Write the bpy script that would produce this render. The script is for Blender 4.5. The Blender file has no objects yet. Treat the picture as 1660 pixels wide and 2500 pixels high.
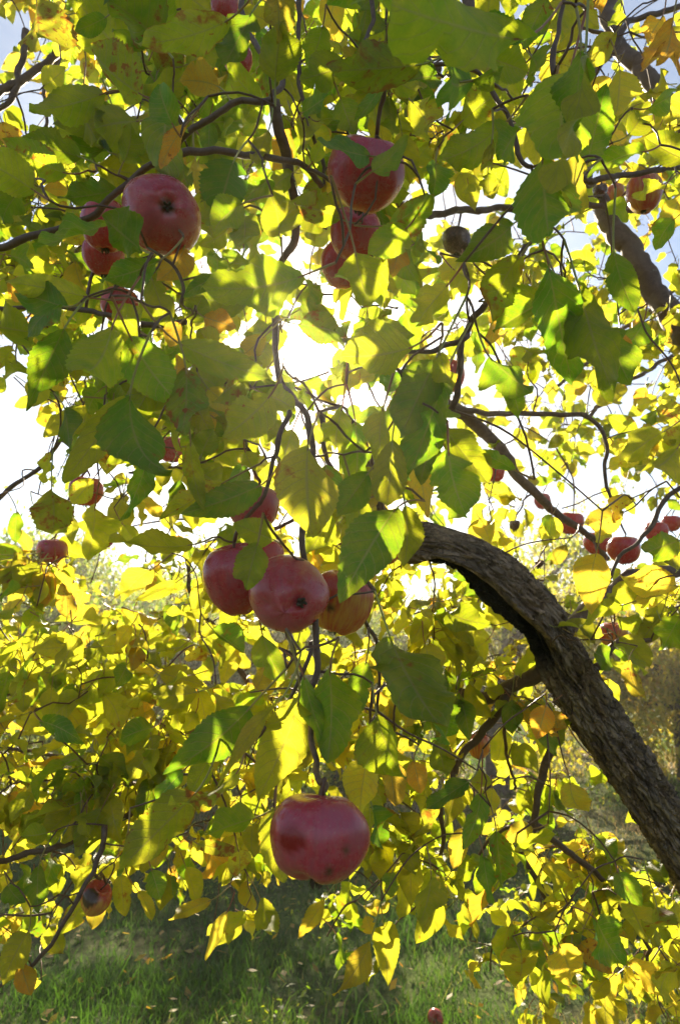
import bpy, math, random
import numpy as np
from mathutils import Vector, Matrix

R = math.radians
rng = np.random.default_rng(11)
random.seed(11)
scene = bpy.context.scene
C = scene.collection

# ------------------------------------------------------------ camera
CAM = np.array([0.0, 0.0, 1.5]); PITCH = R(13.5); F = 2500 * 24 / 36.0
FWD = np.array([0, math.cos(PITCH), math.sin(PITCH)])
UPV = np.array([0, -math.sin(PITCH), math.cos(PITCH)])
RGT = np.array([1.0, 0, 0])
cam_d = bpy.data.cameras.new('camera'); cam = bpy.data.objects.new('camera', cam_d); C.objects.link(cam)
cam.location = CAM; cam.rotation_euler = (R(90) + PITCH, 0, 0)
cam_d.sensor_fit = 'VERTICAL'; cam_d.sensor_height = 36; cam_d.lens = 24
cam_d.clip_start = 0.02; cam_d.clip_end = 3000
cam_d.dof.use_dof = True; cam_d.dof.focus_distance = 0.8; cam_d.dof.aperture_fstop = 10
scene.camera = cam

def un(x, y, d):
    """point at depth d (metres along the view axis) seen at full-size photo pixel x, y"""
    return CAM + d * (FWD + RGT * ((x - 830) / F) + UPV * ((1250 - y) / F))
def proj(P):
    Q = np.asarray(P) - CAM
    d = Q @ FWD
    return 830 + F * (Q @ RGT) / d, 1250 - F * (Q @ UPV) / d, d
K = 2500 / 2361.0           # coordinates read off the 1568-wide view
def und(x, y, d): return un(x * K, y * K, d)

# ------------------------------------------------------------ light
SUNPX = (745, 860)
sdir = un(*SUNPX, 1.0) - CAM; sdir /= np.linalg.norm(sdir)
SUN_EL = math.asin(sdir[2]); SUN_AZ = math.atan2(sdir[0], sdir[1])
sl = bpy.data.lights.new('sun', 'SUN'); sl.energy = 4.5; sl.angle = R(0.53); sl.color = (1.0, 0.86, 0.66)
so = bpy.data.objects.new('sun', sl); C.objects.link(so)
so.rotation_euler = Vector(sdir).to_track_quat('Z', 'Y').to_euler(); so.location = (0, 0, 10)

world = bpy.data.worlds.new('World'); scene.world = world; world.use_nodes = True
wt = world.node_tree; wt.nodes.clear()
def N(t, typ, **kw):
    n = t.nodes.new(typ)
    for k, v in kw.items(): setattr(n, k, v)
    return n
def L(t, a, b): t.links.new(a, b)
def setin(n, **kw):
    for k, v in kw.items(): n.inputs[k.replace('_', ' ')].default_value = v
def mth(t, op, a, b=None, clamp=False):
    n = N(t, 'ShaderNodeMath', operation=op, use_clamp=clamp)
    for i, v in enumerate((a, b)):
        if v is None: continue
        if isinstance(v, (int, float)): n.inputs[i].default_value = v
        else: L(t, v, n.inputs[i])
    return n.outputs[0]
def mixc(t, f, a, b, blend='MIX'):
    n = N(t, 'ShaderNodeMix', data_type='RGBA', blend_type=blend)
    for i, v in ((0, f), (6, a), (7, b)):
        if isinstance(v, (int, float)): n.inputs[i].default_value = v
        elif isinstance(v, tuple): n.inputs[i].default_value = (*v, 1) if len(v) == 3 else v
        else: L(t, v, n.inputs[i])
    return n.outputs[2]
def rmp(t, x, a, b, c=0.0, d=1.0):
    n = N(t, 'ShaderNodeMapRange'); n.clamp = True
    L(t, x, n.inputs[0])
    for i, v in enumerate((a, b, c, d)): n.inputs[i + 1].default_value = v
    return n.outputs[0]
def ramp(t, x, stops):
    n = N(t, 'ShaderNodeValToRGB'); L(t, x, n.inputs[0])
    e = n.color_ramp.elements
    while len(e) < len(stops): e.new(0.5)
    for i, (p, c) in enumerate(stops): e[i].position = p; e[i].color = (*c, 1)
    return n.outputs[0]
def noise(t, vec, scale, detail=3, rough=0.5, dist=0.0):
    n = N(t, 'ShaderNodeTexNoise'); setin(n, Scale=scale, Detail=detail, Roughness=rough, Distortion=dist)
    if vec is not None: L(t, vec, n.inputs['Vector'])
    return n.outputs[0]

sky = N(wt, 'ShaderNodeTexSky', sky_type='NISHITA', sun_disc=False, sun_elevation=SUN_EL, sun_rotation=SUN_AZ)
sky.air_density = 1.0; sky.dust_density = 0.25; sky.ozone_density = 1.2
tc = N(wt, 'ShaderNodeTexCoord')
vn = N(wt, 'ShaderNodeVectorMath', operation='NORMALIZE'); L(wt, tc.outputs['Generated'], vn.inputs[0])
dt = N(wt, 'ShaderNodeVectorMath', operation='DOT_PRODUCT'); L(wt, vn.outputs[0], dt.inputs[0]); dt.inputs[1].default_value = tuple(sdir)
ang = mth(wt, 'ARCCOSINE', mth(wt, 'MINIMUM', dt.outputs['Value'], 0.99999))
halo = mth(wt, 'ADD', mth(wt, 'MULTIPLY', mth(wt, 'EXPONENT', mth(wt, 'MULTIPLY', ang, -30.0)), 60.0),
           mth(wt, 'MULTIPLY', mth(wt, 'EXPONENT', mth(wt, 'MULTIPLY', ang, -5.0)), 3.0))
mp = N(wt, 'ShaderNodeMapping'); mp.inputs['Scale'].default_value = (1, 1, 2.6); L(wt, vn.outputs[0], mp.inputs[0])
cn = noise(wt, mp.outputs[0], 2.4, 6, 0.55, 0.3)
cm = rmp(wt, cn, 0.46, 0.68)
cloudc = mixc(wt, noise(wt, mp.outputs[0], 5.0, 4), (2.6, 3.2, 4.2), (5.6, 6.0, 6.6))
skyc = mixc(wt, mth(wt, 'MULTIPLY', cm, 0.75), sky.outputs[0], cloudc)
hc = N(wt, 'ShaderNodeVectorMath', operation='SCALE'); hc.inputs[0].default_value = (1.0, 0.97, 0.90); L(wt, halo, hc.inputs['Scale'])
addn = N(wt, 'ShaderNodeVectorMath', operation='ADD'); L(wt, skyc, addn.inputs[0]); L(wt, hc.outputs[0], addn.inputs[1])
bg = N(wt, 'ShaderNodeBackground'); bg.inputs[1].default_value = 0.05
L(wt, addn.outputs[0], bg.inputs[0]); L(wt, bg.outputs[0], N(wt, 'ShaderNodeOutputWorld').inputs[0])

scene.view_settings.view_transform = 'Standard'; scene.view_settings.look = 'None'
scene.view_settings.gamma = 1; scene.view_settings.use_curve_mapping = False
scene.view_settings.exposure = 1.78
cy = scene.cycles
cy.max_bounces = 8; cy.diffuse_bounces = 4; cy.transmission_bounces = 4; cy.glossy_bounces = 3; cy.transparent_max_bounces = 8
cy.sample_clamp_indirect = 6

# ------------------------------------------------------------ numpy noise
_T = np.random.default_rng(5).random((64, 64, 64)).astype(np.float32)
def vnoise(x, y, z):
    xi, yi, zi = (np.floor(v).astype(int) for v in (x, y, z))
    fx, fy, fz = x - xi, y - yi, z - zi
    fx, fy, fz = (f * f * (3 - 2 * f) for f in (fx, fy, fz))
    r = 0
    for a in (0, 1):
        for b in (0, 1):
            for c in (0, 1):
                w = (fx if a else 1 - fx) * (fy if b else 1 - fy) * (fz if c else 1 - fz)
                r = r + w * _T[(xi + a) % 64, (yi + b) % 64, (zi + c) % 64]
    return r
def fbm(x, y, z, o=4):
    r, a, s = 0, 0.5, 0
    for _ in range(o):
        r = r + a * vnoise(x, y, z); s += a; a *= 0.5; x = x * 2.03 + 7.1; y = y * 2.03 + 3.7; z = z * 2.03 + 1.3
    return r / s

# ------------------------------------------------------------ object helpers
def link(name, me, parent=None, loc=None):
    o = bpy.data.objects.new(name, me); C.objects.link(o)
    if parent is not None: o.parent = parent
    if loc is not None: o.location = loc
    return o
def tag(o, label=None, cat=None, group=None, kind=None):
    for k, v in (('label', label), ('category', cat), ('group', group), ('kind', kind)):
        if v: o[k] = v
    return o
def mesh(name, V, faces_quads, mats, uv=None, col=None, smooth=True, tris=None, matidx=None):
    """V (n,3); faces_quads (m,4) int; tris (k,3) int; uv per vertex (n,2); col per vertex (n,4)"""
    me = bpy.data.meshes.new(name)
    q = np.asarray(faces_quads, int).reshape(-1, 4); t = np.zeros((0, 3), int) if tris is None else np.asarray(tris, int).reshape(-1, 3)
    nl = q.size + t.size
    me.vertices.add(len(V)); me.vertices.foreach_set('co', np.asarray(V, np.float32).ravel())
    me.loops.add(nl); li = np.concatenate([q.ravel(), t.ravel()]).astype(np.int32)
    me.loops.foreach_set('vertex_index', li)
    me.polygons.add(len(q) + len(t))
    st = np.concatenate([np.arange(len(q)) * 4, q.size + np.arange(len(t)) * 3]).astype(np.int32)
    me.polygons.foreach_set('loop_start', st)
    if matidx is not None: me.polygons.foreach_set('material_index', np.asarray(matidx, np.int32))
    me.update(calc_edges=True); me.validate()
    if smooth: me.polygons.foreach_set('use_smooth', np.ones(len(me.polygons), bool))
    if uv is not None:
        l = me.uv_layers.new(name='UVMap'); l.data.foreach_set('uv', np.asarray(uv, np.float32)[li].ravel())
    if col is not None:
        a = me.color_attributes.new('tint', 'FLOAT_COLOR', 'POINT'); a.data.foreach_set('color', np.asarray(col, np.float32).ravel())
    for m in (mats if isinstance(mats, (list, tuple)) else [mats]): me.materials.append(m)
    return me

def frames(P):
    T = np.gradient(P, axis=0); T /= np.linalg.norm(T, axis=1)[:, None]
    n = np.cross(T[0], [0.3, 0.2, 1.0]); n /= np.linalg.norm(n)
    Ns = []
    for t in T:
        n = n - t * (n @ t); n /= np.linalg.norm(n); Ns.append(n.copy())
    Ns = np.array(Ns); return T, Ns, np.cross(T, Ns)
def smooth_path(P, n):
    P = np.asarray(P, float); k = len(P)
    if k < 3:
        s = np.linspace(0, 1, n)[:, None]; return P[0] * (1 - s) + P[-1] * s
    E = np.vstack([2 * P[0] - P[1], P, 2 * P[-1] - P[-2]])
    u = np.linspace(0, k - 1 - 1e-9, n); i = u.astype(int); f = (u - i)[:, None]
    a, b, c, d = E[i], E[i + 1], E[i + 2], E[i + 3]
    return 0.5 * (2 * b + (c - a) * f + (2 * a - 5 * b + 4 * c - d) * f ** 2 + (3 * b - a - 3 * c + d) * f ** 3)
def tube_arrays(P, r, sides, disp=None):
    """returns V, quads, tris, uv"""
    n = len(P); T, A, B = frames(P); th = np.linspace(0, 2 * math.pi, sides, endpoint=False)
    r = np.broadcast_to(r, (n,)); rr = r[:, None] * np.ones((1, sides))
    if disp is not None: rr = disp(rr, P, th, A, B)
    V = P[:, None] + rr[..., None] * (np.cos(th)[None, :, None] * A[:, None] + np.sin(th)[None, :, None] * B[:, None])
    i = np.arange(n - 1)[:, None] * sides; j = np.arange(sides)[None]; j2 = (j + 1) % sides
    Q = np.stack([i + j, i + j2, i + sides + j2, i + sides + j], -1).reshape(-1, 4)
    V = V.reshape(-1, 3); V = np.vstack([V, P[0], P[-1]])
    c0, c1 = n * sides, n * sides + 1; jj = np.arange(sides); k = (n - 1) * sides
    t = np.vstack([np.stack([np.full(sides, c0), (jj + 1) % sides, jj], -1), np.stack([np.full(sides, c1), k + jj, k + (jj + 1) % sides], -1)])
    s = np.concatenate([[0], np.cumsum(np.linalg.norm(np.diff(P, axis=0), axis=1))])
    uv = np.stack([np.tile(th / (2 * math.pi), n), np.repeat(s, sides)], -1); uv = np.vstack([uv, [0, 0], [0, s[-1]]])
    return V, Q, t, uv
class Bag:
    def __init__(s): s.V, s.Q, s.T, s.U, s.C, s.n = [], [], [], [], [], 0
    def add(s, V, Q, T=None, U=None, col=None):
        s.V.append(V); s.Q.append(np.asarray(Q, int).reshape(-1, 4) + s.n)
        if T is not None: s.T.append(np.asarray(T, int).reshape(-1, 3) + s.n)
        s.U.append(np.zeros((len(V), 2)) if U is None else U); s.C.append(np.zeros((len(V), 4)) if col is None else col); s.n += len(V)
    def build(s, name, mats, smooth=True):
        return mesh(name, np.vstack(s.V), np.vstack(s.Q), mats, np.vstack(s.U), np.vstack(s.C), smooth, np.vstack(s.T) if s.T else None)

# ------------------------------------------------------------ materials
def newmat(name):
    m = bpy.data.materials.new(name); m.use_nodes = True; t = m.node_tree; t.nodes.clear()
    o = N(t, 'ShaderNodeOutputMaterial'); return m, t, o
def leaf_material(name, veins=True, tmix=0.60):
    m, t, o = newmat(name)
    at = N(t, 'ShaderNodeAttribute', attribute_name='tint'); sp = N(t, 'ShaderNodeSeparateColor'); L(t, at.outputs['Color'], sp.inputs[0])
    hue, var, spot = sp.outputs[0], sp.outputs[1], sp.outputs[2]
    geo = N(t, 'ShaderNodeNewGeometry'); tcn = N(t, 'ShaderNodeTexCoord')
    pos = geo.outputs['Position']
    n1 = noise(t, pos, 55, 4, 0.6)
    hue2 = mth(t, 'ADD', hue, mth(t, 'MULTIPLY', mth(t, 'SUBTRACT', n1, 0.5), 0.60), True)
    refl = ramp(t, hue2, [(0, (.030, .085, .024)), (.25, (.080, .115, .014)), (.5, (.12, .15, .014)), (.75, (.36, .26, .02)), (1, (.42, .17, .02))])
    tran = ramp(t, hue2, [(0, (.22, .46, .014)), (.25, (.54, .62, .018)), (.5, (.88, .79, .045)), (.75, (.97, .64, .05)), (1, (.96, .40, .03))])
    under = mixc(t, 0.40, refl, (.21, .20, .05))
    refl = mixc(t, geo.outputs['Backfacing'], refl, under)
    bumph = None
    if veins:
        uvn = N(t, 'ShaderNodeSeparateXYZ'); L(t, tcn.outputs['UV'], uvn.inputs[0])
        U = mth(t, 'ABSOLUTE', mth(t, 'SUBTRACT', mth(t, 'MULTIPLY', uvn.outputs[0], 2.0), 1.0)); Vv = uvn.outputs[1]
        q = mth(t, 'SUBTRACT', mth(t, 'MULTIPLY', Vv, 9.0), mth(t, 'MULTIPLY', mth(t, 'POWER', U, 1.25), 2.0))
        q = mth(t, 'ABSOLUTE', mth(t, 'SUBTRACT', mth(t, 'FRACT', q), 0.5))
        lat = rmp(t, q, 0.0, 0.075, 1.0, 0.0)
        mid = rmp(t, U, 0.015, 0.07, 1.0, 0.0)
        vein = mth(t, 'MAXIMUM', mth(t, 'MULTIPLY', lat, 0.8), mth(t, 'MULTIPLY', mid, 0.85))
        vo = N(t, 'ShaderNodeTexVoronoi', feature='DISTANCE_TO_EDGE'); vo.inputs['Scale'].default_value = 420; L(t, pos, vo.inputs['Vector'])
        net = rmp(t, vo.outputs['Distance'], 0.0, 0.12, 1.0, 0.0)
        refl = mixc(t, vein, refl, (.36, .36, .15))
        tran = mixc(t, mth(t, 'MULTIPLY', vein, 0.75), tran, (.36, .30, .05))
        tran = mixc(t, mth(t, 'MULTIPLY', net, 0.16), tran, (.10, .16, .01))
        bumph = mth(t, 'ADD', mth(t, 'MULTIPLY', vein, -1.0), mth(t, 'ADD', mth(t, 'MULTIPLY', net, -0.25), mth(t, 'MULTIPLY', n1, 1.2)))
    # rust spots and browned patches
    v2 = N(t, 'ShaderNodeTexVoronoi', feature='F1'); v2.inputs['Scale'].default_value = 95
    nd = N(t, 'ShaderNodeTexNoise'); nd.inputs['Scale'].default_value = 130; nd.inputs['Detail'].default_value = 3; L(t, pos, nd.inputs['Vector'])
    sv = N(t, 'ShaderNodeVectorMath', operation='SCALE'); L(t, nd.outputs['Color'], sv.inputs[0]); sv.inputs['Scale'].default_value = .014
    av = N(t, 'ShaderNodeVectorMath', operation='ADD'); L(t, pos, av.inputs[0]); L(t, sv.outputs[0], av.inputs[1]); L(t, av.outputs[0], v2.inputs['Vector'])
    n2 = noise(t, pos, 30, 2)
    sz = mth(t, 'MULTIPLY', mth(t, 'SUBTRACT', mth(t, 'MULTIPLY', spot, mth(t, 'ADD', n2, 0.2)), 0.42), 0.85)
    sm = rmp(t, mth(t, 'SUBTRACT', sz, v2.outputs['Distance']), -0.02, 0.06)
    ne = noise(t, pos, 42, 5, 0.65)
    edge = rmp(t, mth(t, 'ADD', ne, mth(t, 'MULTIPLY', spot, 0.20)), 0.74, 0.84)
    sm = mth(t, 'MAXIMUM', sm, edge)
    if veins:
        em = rmp(t, mth(t, 'ADD', mth(t, 'ADD', U, mth(t, 'MULTIPLY', mth(t, 'SUBTRACT', ne, .5), 1.3)), mth(t, 'MULTIPLY', spot, .22)), 1.14, 1.24)
        sm = mth(t, 'MAXIMUM', sm, mth(t, 'MULTIPLY', em, .8))
    refl = mixc(t, sm, refl, (.15, .065, .022)); tran = mixc(t, mth(t, 'MULTIPLY', sm, .85), tran, (.50, .14, .02))
    br = mth(t, 'ADD', 0.72, mth(t, 'MULTIPLY', var, 0.5))
    refl = mixc(t, 1.0, refl, br, 'MULTIPLY') ; tran = mixc(t, 1.0, tran, br, 'MULTIPLY')
    pr = N(t, 'ShaderNodeBsdfPrincipled'); L(t, refl, pr.inputs['Base Color'])
    L(t, rmp(t, geo.outputs['Backfacing'], 0, 1, 0.38, 0.62), pr.inputs['Roughness']); pr.inputs['Specular IOR Level'].default_value = 0.5
    tr = N(t, 'ShaderNodeBsdfTranslucent'); L(t, tran, tr.inputs[0])
    if bumph is not None:
        b = N(t, 'ShaderNodeBump'); b.inputs['Strength'].default_value = 0.6; b.inputs['Distance'].default_value = 0.0009; L(t, bumph, b.inputs['Height'])
        L(t, b.outputs[0], pr.inputs['Normal']); L(t, b.outputs[0], tr.inputs['Normal'])
    mx = N(t, 'ShaderNodeMixShader'); mx.inputs[0].default_value = tmix
    L(t, pr.outputs[0], mx.inputs[1]); L(t, tr.outputs[0], mx.inputs[2]); L(t, mx.outputs[0], o.inputs[0])
    return m
M_leaf = leaf_material('apple_leaf'); M_far = leaf_material('far_leaf', False, 0.45)

m, t, o = newmat('petiole'); M_pet = m
at = N(t, 'ShaderNodeAttribute', attribute_name='tint'); sp = N(t, 'ShaderNodeSeparateColor'); L(t, at.outputs['Color'], sp.inputs[0])
pr = N(t, 'ShaderNodeBsdfPrincipled'); L(t, mixc(t, sp.outputs[1], (.30, .32, .08), (.32, .10, .05)), pr.inputs['Base Color']); pr.inputs['Roughness'].default_value = .45
L(t, pr.outputs[0], o.inputs[0])

def bark_material(name, c1, c2, c3, fine=1.0, rough=.85, bump=.6):
    m, t, o = newmat(name); tcn = N(t, 'ShaderNodeTexCoord')
    pos = tcn.outputs['Object']
    a = noise(t, pos, 38 * fine, 6, .65, .4); b = noise(t, pos, 9 * fine, 4, .6); c = noise(t, pos, 160 * fine, 4, .6)
    col = mixc(t, rmp(t, a, .38, .62), c1, c2); col = mixc(t, rmp(t, b, .52, .66), col, c3)
    col = mixc(t, rmp(t, c, .35, .65, .0, .6), col, c1)
    lich = rmp(t, noise(t, pos, 24 * fine, 5, .7), .66, .70)
    col = mixc(t, mth(t, 'MULTIPLY', lich, .55), col, (.28, .27, .20))
    pr = N(t, 'ShaderNodeBsdfPrincipled'); L(t, col, pr.inputs['Base Color']); pr.inputs['Roughness'].default_value = rough
    bm = N(t, 'ShaderNodeBump'); bm.inputs['Strength'].default_value = bump; bm.inputs['Distance'].default_value = .003 / fine
    L(t, mth(t, 'ADD', a, mth(t, 'MULTIPLY', c, .5)), bm.inputs['Height']); L(t, bm.outputs[0], pr.inputs['Normal'])
    L(t, pr.outputs[0], o.inputs[0]); return m
M_bark = bark_material('limb_bark', (.115, .066, .040), (.50, .34, .22), (.20, .125, .078), 1.0, .85, 1.0)
# hollow mask on the limb: tint.r blackens the recessed underside
t = M_bark.node_tree; prn = [n for n in t.nodes if n.type == 'BSDF_PRINCIPLED'][0]
src = prn.inputs['Base Color'].links[0].from_socket
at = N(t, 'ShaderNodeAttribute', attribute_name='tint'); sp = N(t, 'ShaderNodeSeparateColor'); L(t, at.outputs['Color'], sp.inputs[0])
tb = N(t, 'ShaderNodeTexCoord'); sb = N(t, 'ShaderNodeSeparateXYZ'); L(t, tb.outputs['UV'], sb.inputs[0])
cb_ = N(t, 'ShaderNodeCombineXYZ'); wn = noise(t, tb.outputs['Object'], 26, 4, .6)
L(t, mth(t, 'ADD', mth(t, 'MULTIPLY', mth(t, 'COSINE', sb.outputs[0]), .075), mth(t, 'MULTIPLY', wn, .04)), cb_.inputs[0])
L(t, mth(t, 'MULTIPLY', mth(t, 'SINE', sb.outputs[0]), .075), cb_.inputs[1]); L(t, mth(t, 'ADD', mth(t, 'MULTIPLY', sb.outputs[1], .42), mth(t, 'MULTIPLY', wn, .06)), cb_.inputs[2])
vb = N(t, 'ShaderNodeTexVoronoi', feature='DISTANCE_TO_EDGE'); vb.inputs['Scale'].default_value = 60; L(t, cb_.outputs[0], vb.inputs['Vector'])
vc = N(t, 'ShaderNodeTexVoronoi', feature='F1'); vc.inputs['Scale'].default_value = 60; L(t, cb_.outputs[0], vc.inputs['Vector'])
crack = rmp(t, vb.outputs['Distance'], .0, .22)
sc_ = N(t, 'ShaderNodeSeparateColor'); L(t, vc.outputs['Color'], sc_.inputs[0])
src = mixc(t, mth(t, 'MULTIPLY', sc_.outputs[0], .55), src, (.34, .25, .18)); src = mixc(t, rmp(t, sc_.outputs[1], .6, 1, 0, .7), src, (.055, .038, .028))
b2 = N(t, 'ShaderNodeBump'); b2.inputs['Strength'].default_value = 1.0; b2.inputs['Distance'].default_value = .008
L(t, mth(t, 'ADD', crack, mth(t, 'MULTIPLY', sc_.outputs[2], .7)), b2.inputs['Height'])
L(t, prn.inputs['Normal'].links[0].from_socket, b2.inputs['Normal']); L(t, b2.outputs[0], prn.inputs['Normal'])
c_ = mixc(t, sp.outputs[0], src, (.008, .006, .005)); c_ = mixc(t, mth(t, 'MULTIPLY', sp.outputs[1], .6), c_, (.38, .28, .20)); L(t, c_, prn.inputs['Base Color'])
M_branch = bark_material('branch_bark', (.085, .045, .028), (.17, .10, .062), (.12, .075, .048), 2.2, .6, .4)
M_twig = bark_material('twig_bark', (.10, .045, .028), (.16, .085, .05), (.12, .07, .05), 3.0, .5, .2)
M_trunk = bark_material('far_bark', (.04, .03, .022), (.13, .10, .075), (.08, .06, .045), .4, .9, .8)

def apple_material(name, base, dark, ground, groundamt, bloom=.35, rot=0.0):
    m, t, o = newmat(name); tcn = N(t, 'ShaderNodeTexCoord'); pos = tcn.outputs['Object']
    s = N(t, 'ShaderNodeSeparateXYZ'); L(t, tcn.outputs['UV'], s.inputs[0])
    cv = N(t, 'ShaderNodeCombineXYZ')
    ph = mth(t, 'MULTIPLY', s.outputs[0], 6.28318)
    L(t, mth(t, 'MULTIPLY', mth(t, 'COSINE', ph), 7), cv.inputs[0]); L(t, mth(t, 'MULTIPLY', mth(t, 'SINE', ph), 7), cv.inputs[1]); L(t, mth(t, 'MULTIPLY', s.outputs[1], 3.6), cv.inputs[2])
    st = noise(t, cv.outputs[0], 1.0, 5, .65); st2 = noise(t, pos, 32, 4, .6); big = noise(t, pos, 14, 2, .5)
    col = mixc(t, rmp(t, st, .34, .70, 0, .7), base, dark)
    fine = noise(t, pos, 300, 3, .7); col = mixc(t, rmp(t, fine, .45, .75, 0, .35), col, (.42, .20, .12))
    col = mixc(t, rmp(t, noise(t, pos, 45, 4, .6), .50, .72, 0, .5), col, dark)
    g = mth(t, 'ADD', big, mth(t, 'MULTIPLY', mth(t, 'SUBTRACT', st, .5), .5))
    col = mixc(t, rmp(t, g, .82 - groundamt, 1.02 - groundamt), col, ground)
    v = N(t, 'ShaderNodeTexVoronoi'); v.inputs['Scale'].default_value = 190; L(t, pos, v.inputs['Vector'])
    len_ = rmp(t, v.outputs['Distance'], .10, .17, .75, 0)
    col = mixc(t, mth(t, 'MULTIPLY', len_, .35), col, (.50, .34, .22))
    bl = mth(t, 'MULTIPLY', rmp(t, noise(t, pos, 22, 5, .7), .35, .60), bloom)
    col = mixc(t, bl, col, (.42, .20, .28))
    scr = rmp(t, noise(t, pos, 60, 6, .75, 1.0), .69, .72)
    col = mixc(t, mth(t, 'MULTIPLY', scr, .6), col, (.11, .03, .02))
    at = N(t, 'ShaderNodeAttribute', attribute_name='tint'); sp = N(t, 'ShaderNodeSeparateColor'); L(t, at.outputs['Color'], sp.inputs[0])
    col = mixc(t, sp.outputs[0], col, (.10, .055, .028))       # russet / rot
    col = mixc(t, sp.outputs[1], col, (.26, .008, .012))       # rubbed clean red patch
    pr = N(t, 'ShaderNodeBsdfPrincipled'); L(t, col, pr.inputs['Base Color'])
    L(t, rmp(t, bl, 0, .4, .20, .40), pr.inputs['Roughness'])
    pr.inputs['Subsurface Weight'].default_value = .12; pr.inputs['Subsurface Radius'].default_value = (.012, .003, .002); pr.inputs['Subsurface Scale'].default_value = 1.0
    bm = N(t, 'ShaderNodeBump'); bm.inputs['Strength'].default_value = .12; bm.inputs['Distance'].default_value = .001; L(t, st2, bm.inputs['Height']); L(t, bm.outputs[0], pr.inputs['Normal'])
    L(t, pr.outputs[0], o.inputs[0]); return m
M_apple = {
    'wine': apple_material('wine_red_apple', (.50, .026, .040), (.29, .012, .022), (.42, .22, .05), .02, .26),
    'red': apple_material('red_apple', (.58, .028, .022), (.36, .014, .015), (.55, .30, .04), .14, .18),
    'orange': apple_material('orange_red_apple', (.50, .06, .02), (.36, .022, .015), (.62, .34, .04), .30, .12),
    'brown': apple_material('withered_apple', (.085, .045, .022), (.045, .024, .014), (.10, .07, .03), .2, .05)}
m, t, o = newmat('calyx'); M_cal = m
pr = N(t, 'ShaderNodeBsdfPrincipled'); pr.inputs['Base Color'].default_value = (.07, .05, .03, 1); pr.inputs['Roughness'].default_value = .9; L(t, pr.outputs[0], o.inputs[0])

# ------------------------------------------------------------ ground
def gz(x, y): return 0.10 * (fbm(x * .5 + 9, y * .5 + 9, 0 * x + 2, 3) - .5) + 0.9 * (fbm(x * .04 + 20, y * .04 + 20, 0 * x + 5, 2) - .5) * np.clip((y - 8) / 30, 0, 1)
m, t, o = newmat('orchard_soil'); M_soil = m
geo = N(t, 'ShaderNodeNewGeometry'); pos = geo.outputs['Position']
col = mixc(t, rmp(t, noise(t, pos, 1.3, 6, .65), .4, .62), (.050, .080, .018), (.095, .088, .034))
col = mixc(t, rmp(t, noise(t, pos, 22, 5, .7), .45, .7), col, (.030, .034, .012))
col = mixc(t, rmp(t, noise(t, pos, .35, 3, .6), .5, .64), col, (.10, .14, .03))
pr = N(t, 'ShaderNodeBsdfPrincipled'); L(t, col, pr.inputs['Base Color']); pr.inputs['Roughness'].default_value = 1.0; pr.inputs['Specular IOR Level'].default_value = .1
bm = N(t, 'ShaderNodeBump'); bm.inputs['Strength'].default_value = .8; bm.inputs['Distance'].default_value = .03; L(t, noise(t, pos, 18, 6, .7), bm.inputs['Height']); L(t, bm.outputs[0], pr.inputs['Normal'])
L(t, pr.outputs[0], o.inputs[0])
g = np.sinh(np.linspace(-6.2, 6.2, 181)) ; g = g / g.max() * 900
gx, gy = np.meshgrid(g, g, indexing='xy'); V = np.stack([gx.ravel(), gy.ravel() + 6, gz(gx.ravel(), gy.ravel() + 6)], -1)
i = np.arange(180)[:, None] * 181 + np.arange(180)[None]; Q = np.stack([i, i + 1, i + 182, i + 181], -1).reshape(-1, 4)
tag(link('ground', mesh('ground', V, Q, M_soil)), 'uneven orchard floor under the apple trees', kind='structure')

# grass
m, t, o = newmat('grass_blade'); M_grass = m
at = N(t, 'ShaderNodeAttribute', attribute_name='tint'); sp = N(t, 'ShaderNodeSeparateColor'); L(t, at.outputs['Color'], sp.inputs[0])
rc = ramp(t, sp.outputs[0], [(0, (.032, .062, .014)), (.45, (.065, .090, .018)), (.75, (.13, .11, .04)), (1, (.24, .17, .09))])
tr_ = ramp(t, sp.outputs[0], [(0, (.11, .25, .02)), (.45, (.22, .32, .03)), (.75, (.40, .34, .09)), (1, (.60, .42, .18))])
pr = N(t, 'ShaderNodeBsdfPrincipled'); L(t, rc, pr.inputs['Base Color']); pr.inputs['Roughness'].default_value = .45
tr = N(t, 'ShaderNodeBsdfTranslucent'); L(t, tr_, tr.inputs[0]); mx = N(t, 'ShaderNodeMixShader'); mx.inputs[0].default_value = .38
L(t, pr.outputs[0], mx.inputs[1]); L(t, tr.outputs[0], mx.inputs[2]); L(t, mx.outputs[0], o.inputs[0])
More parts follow.
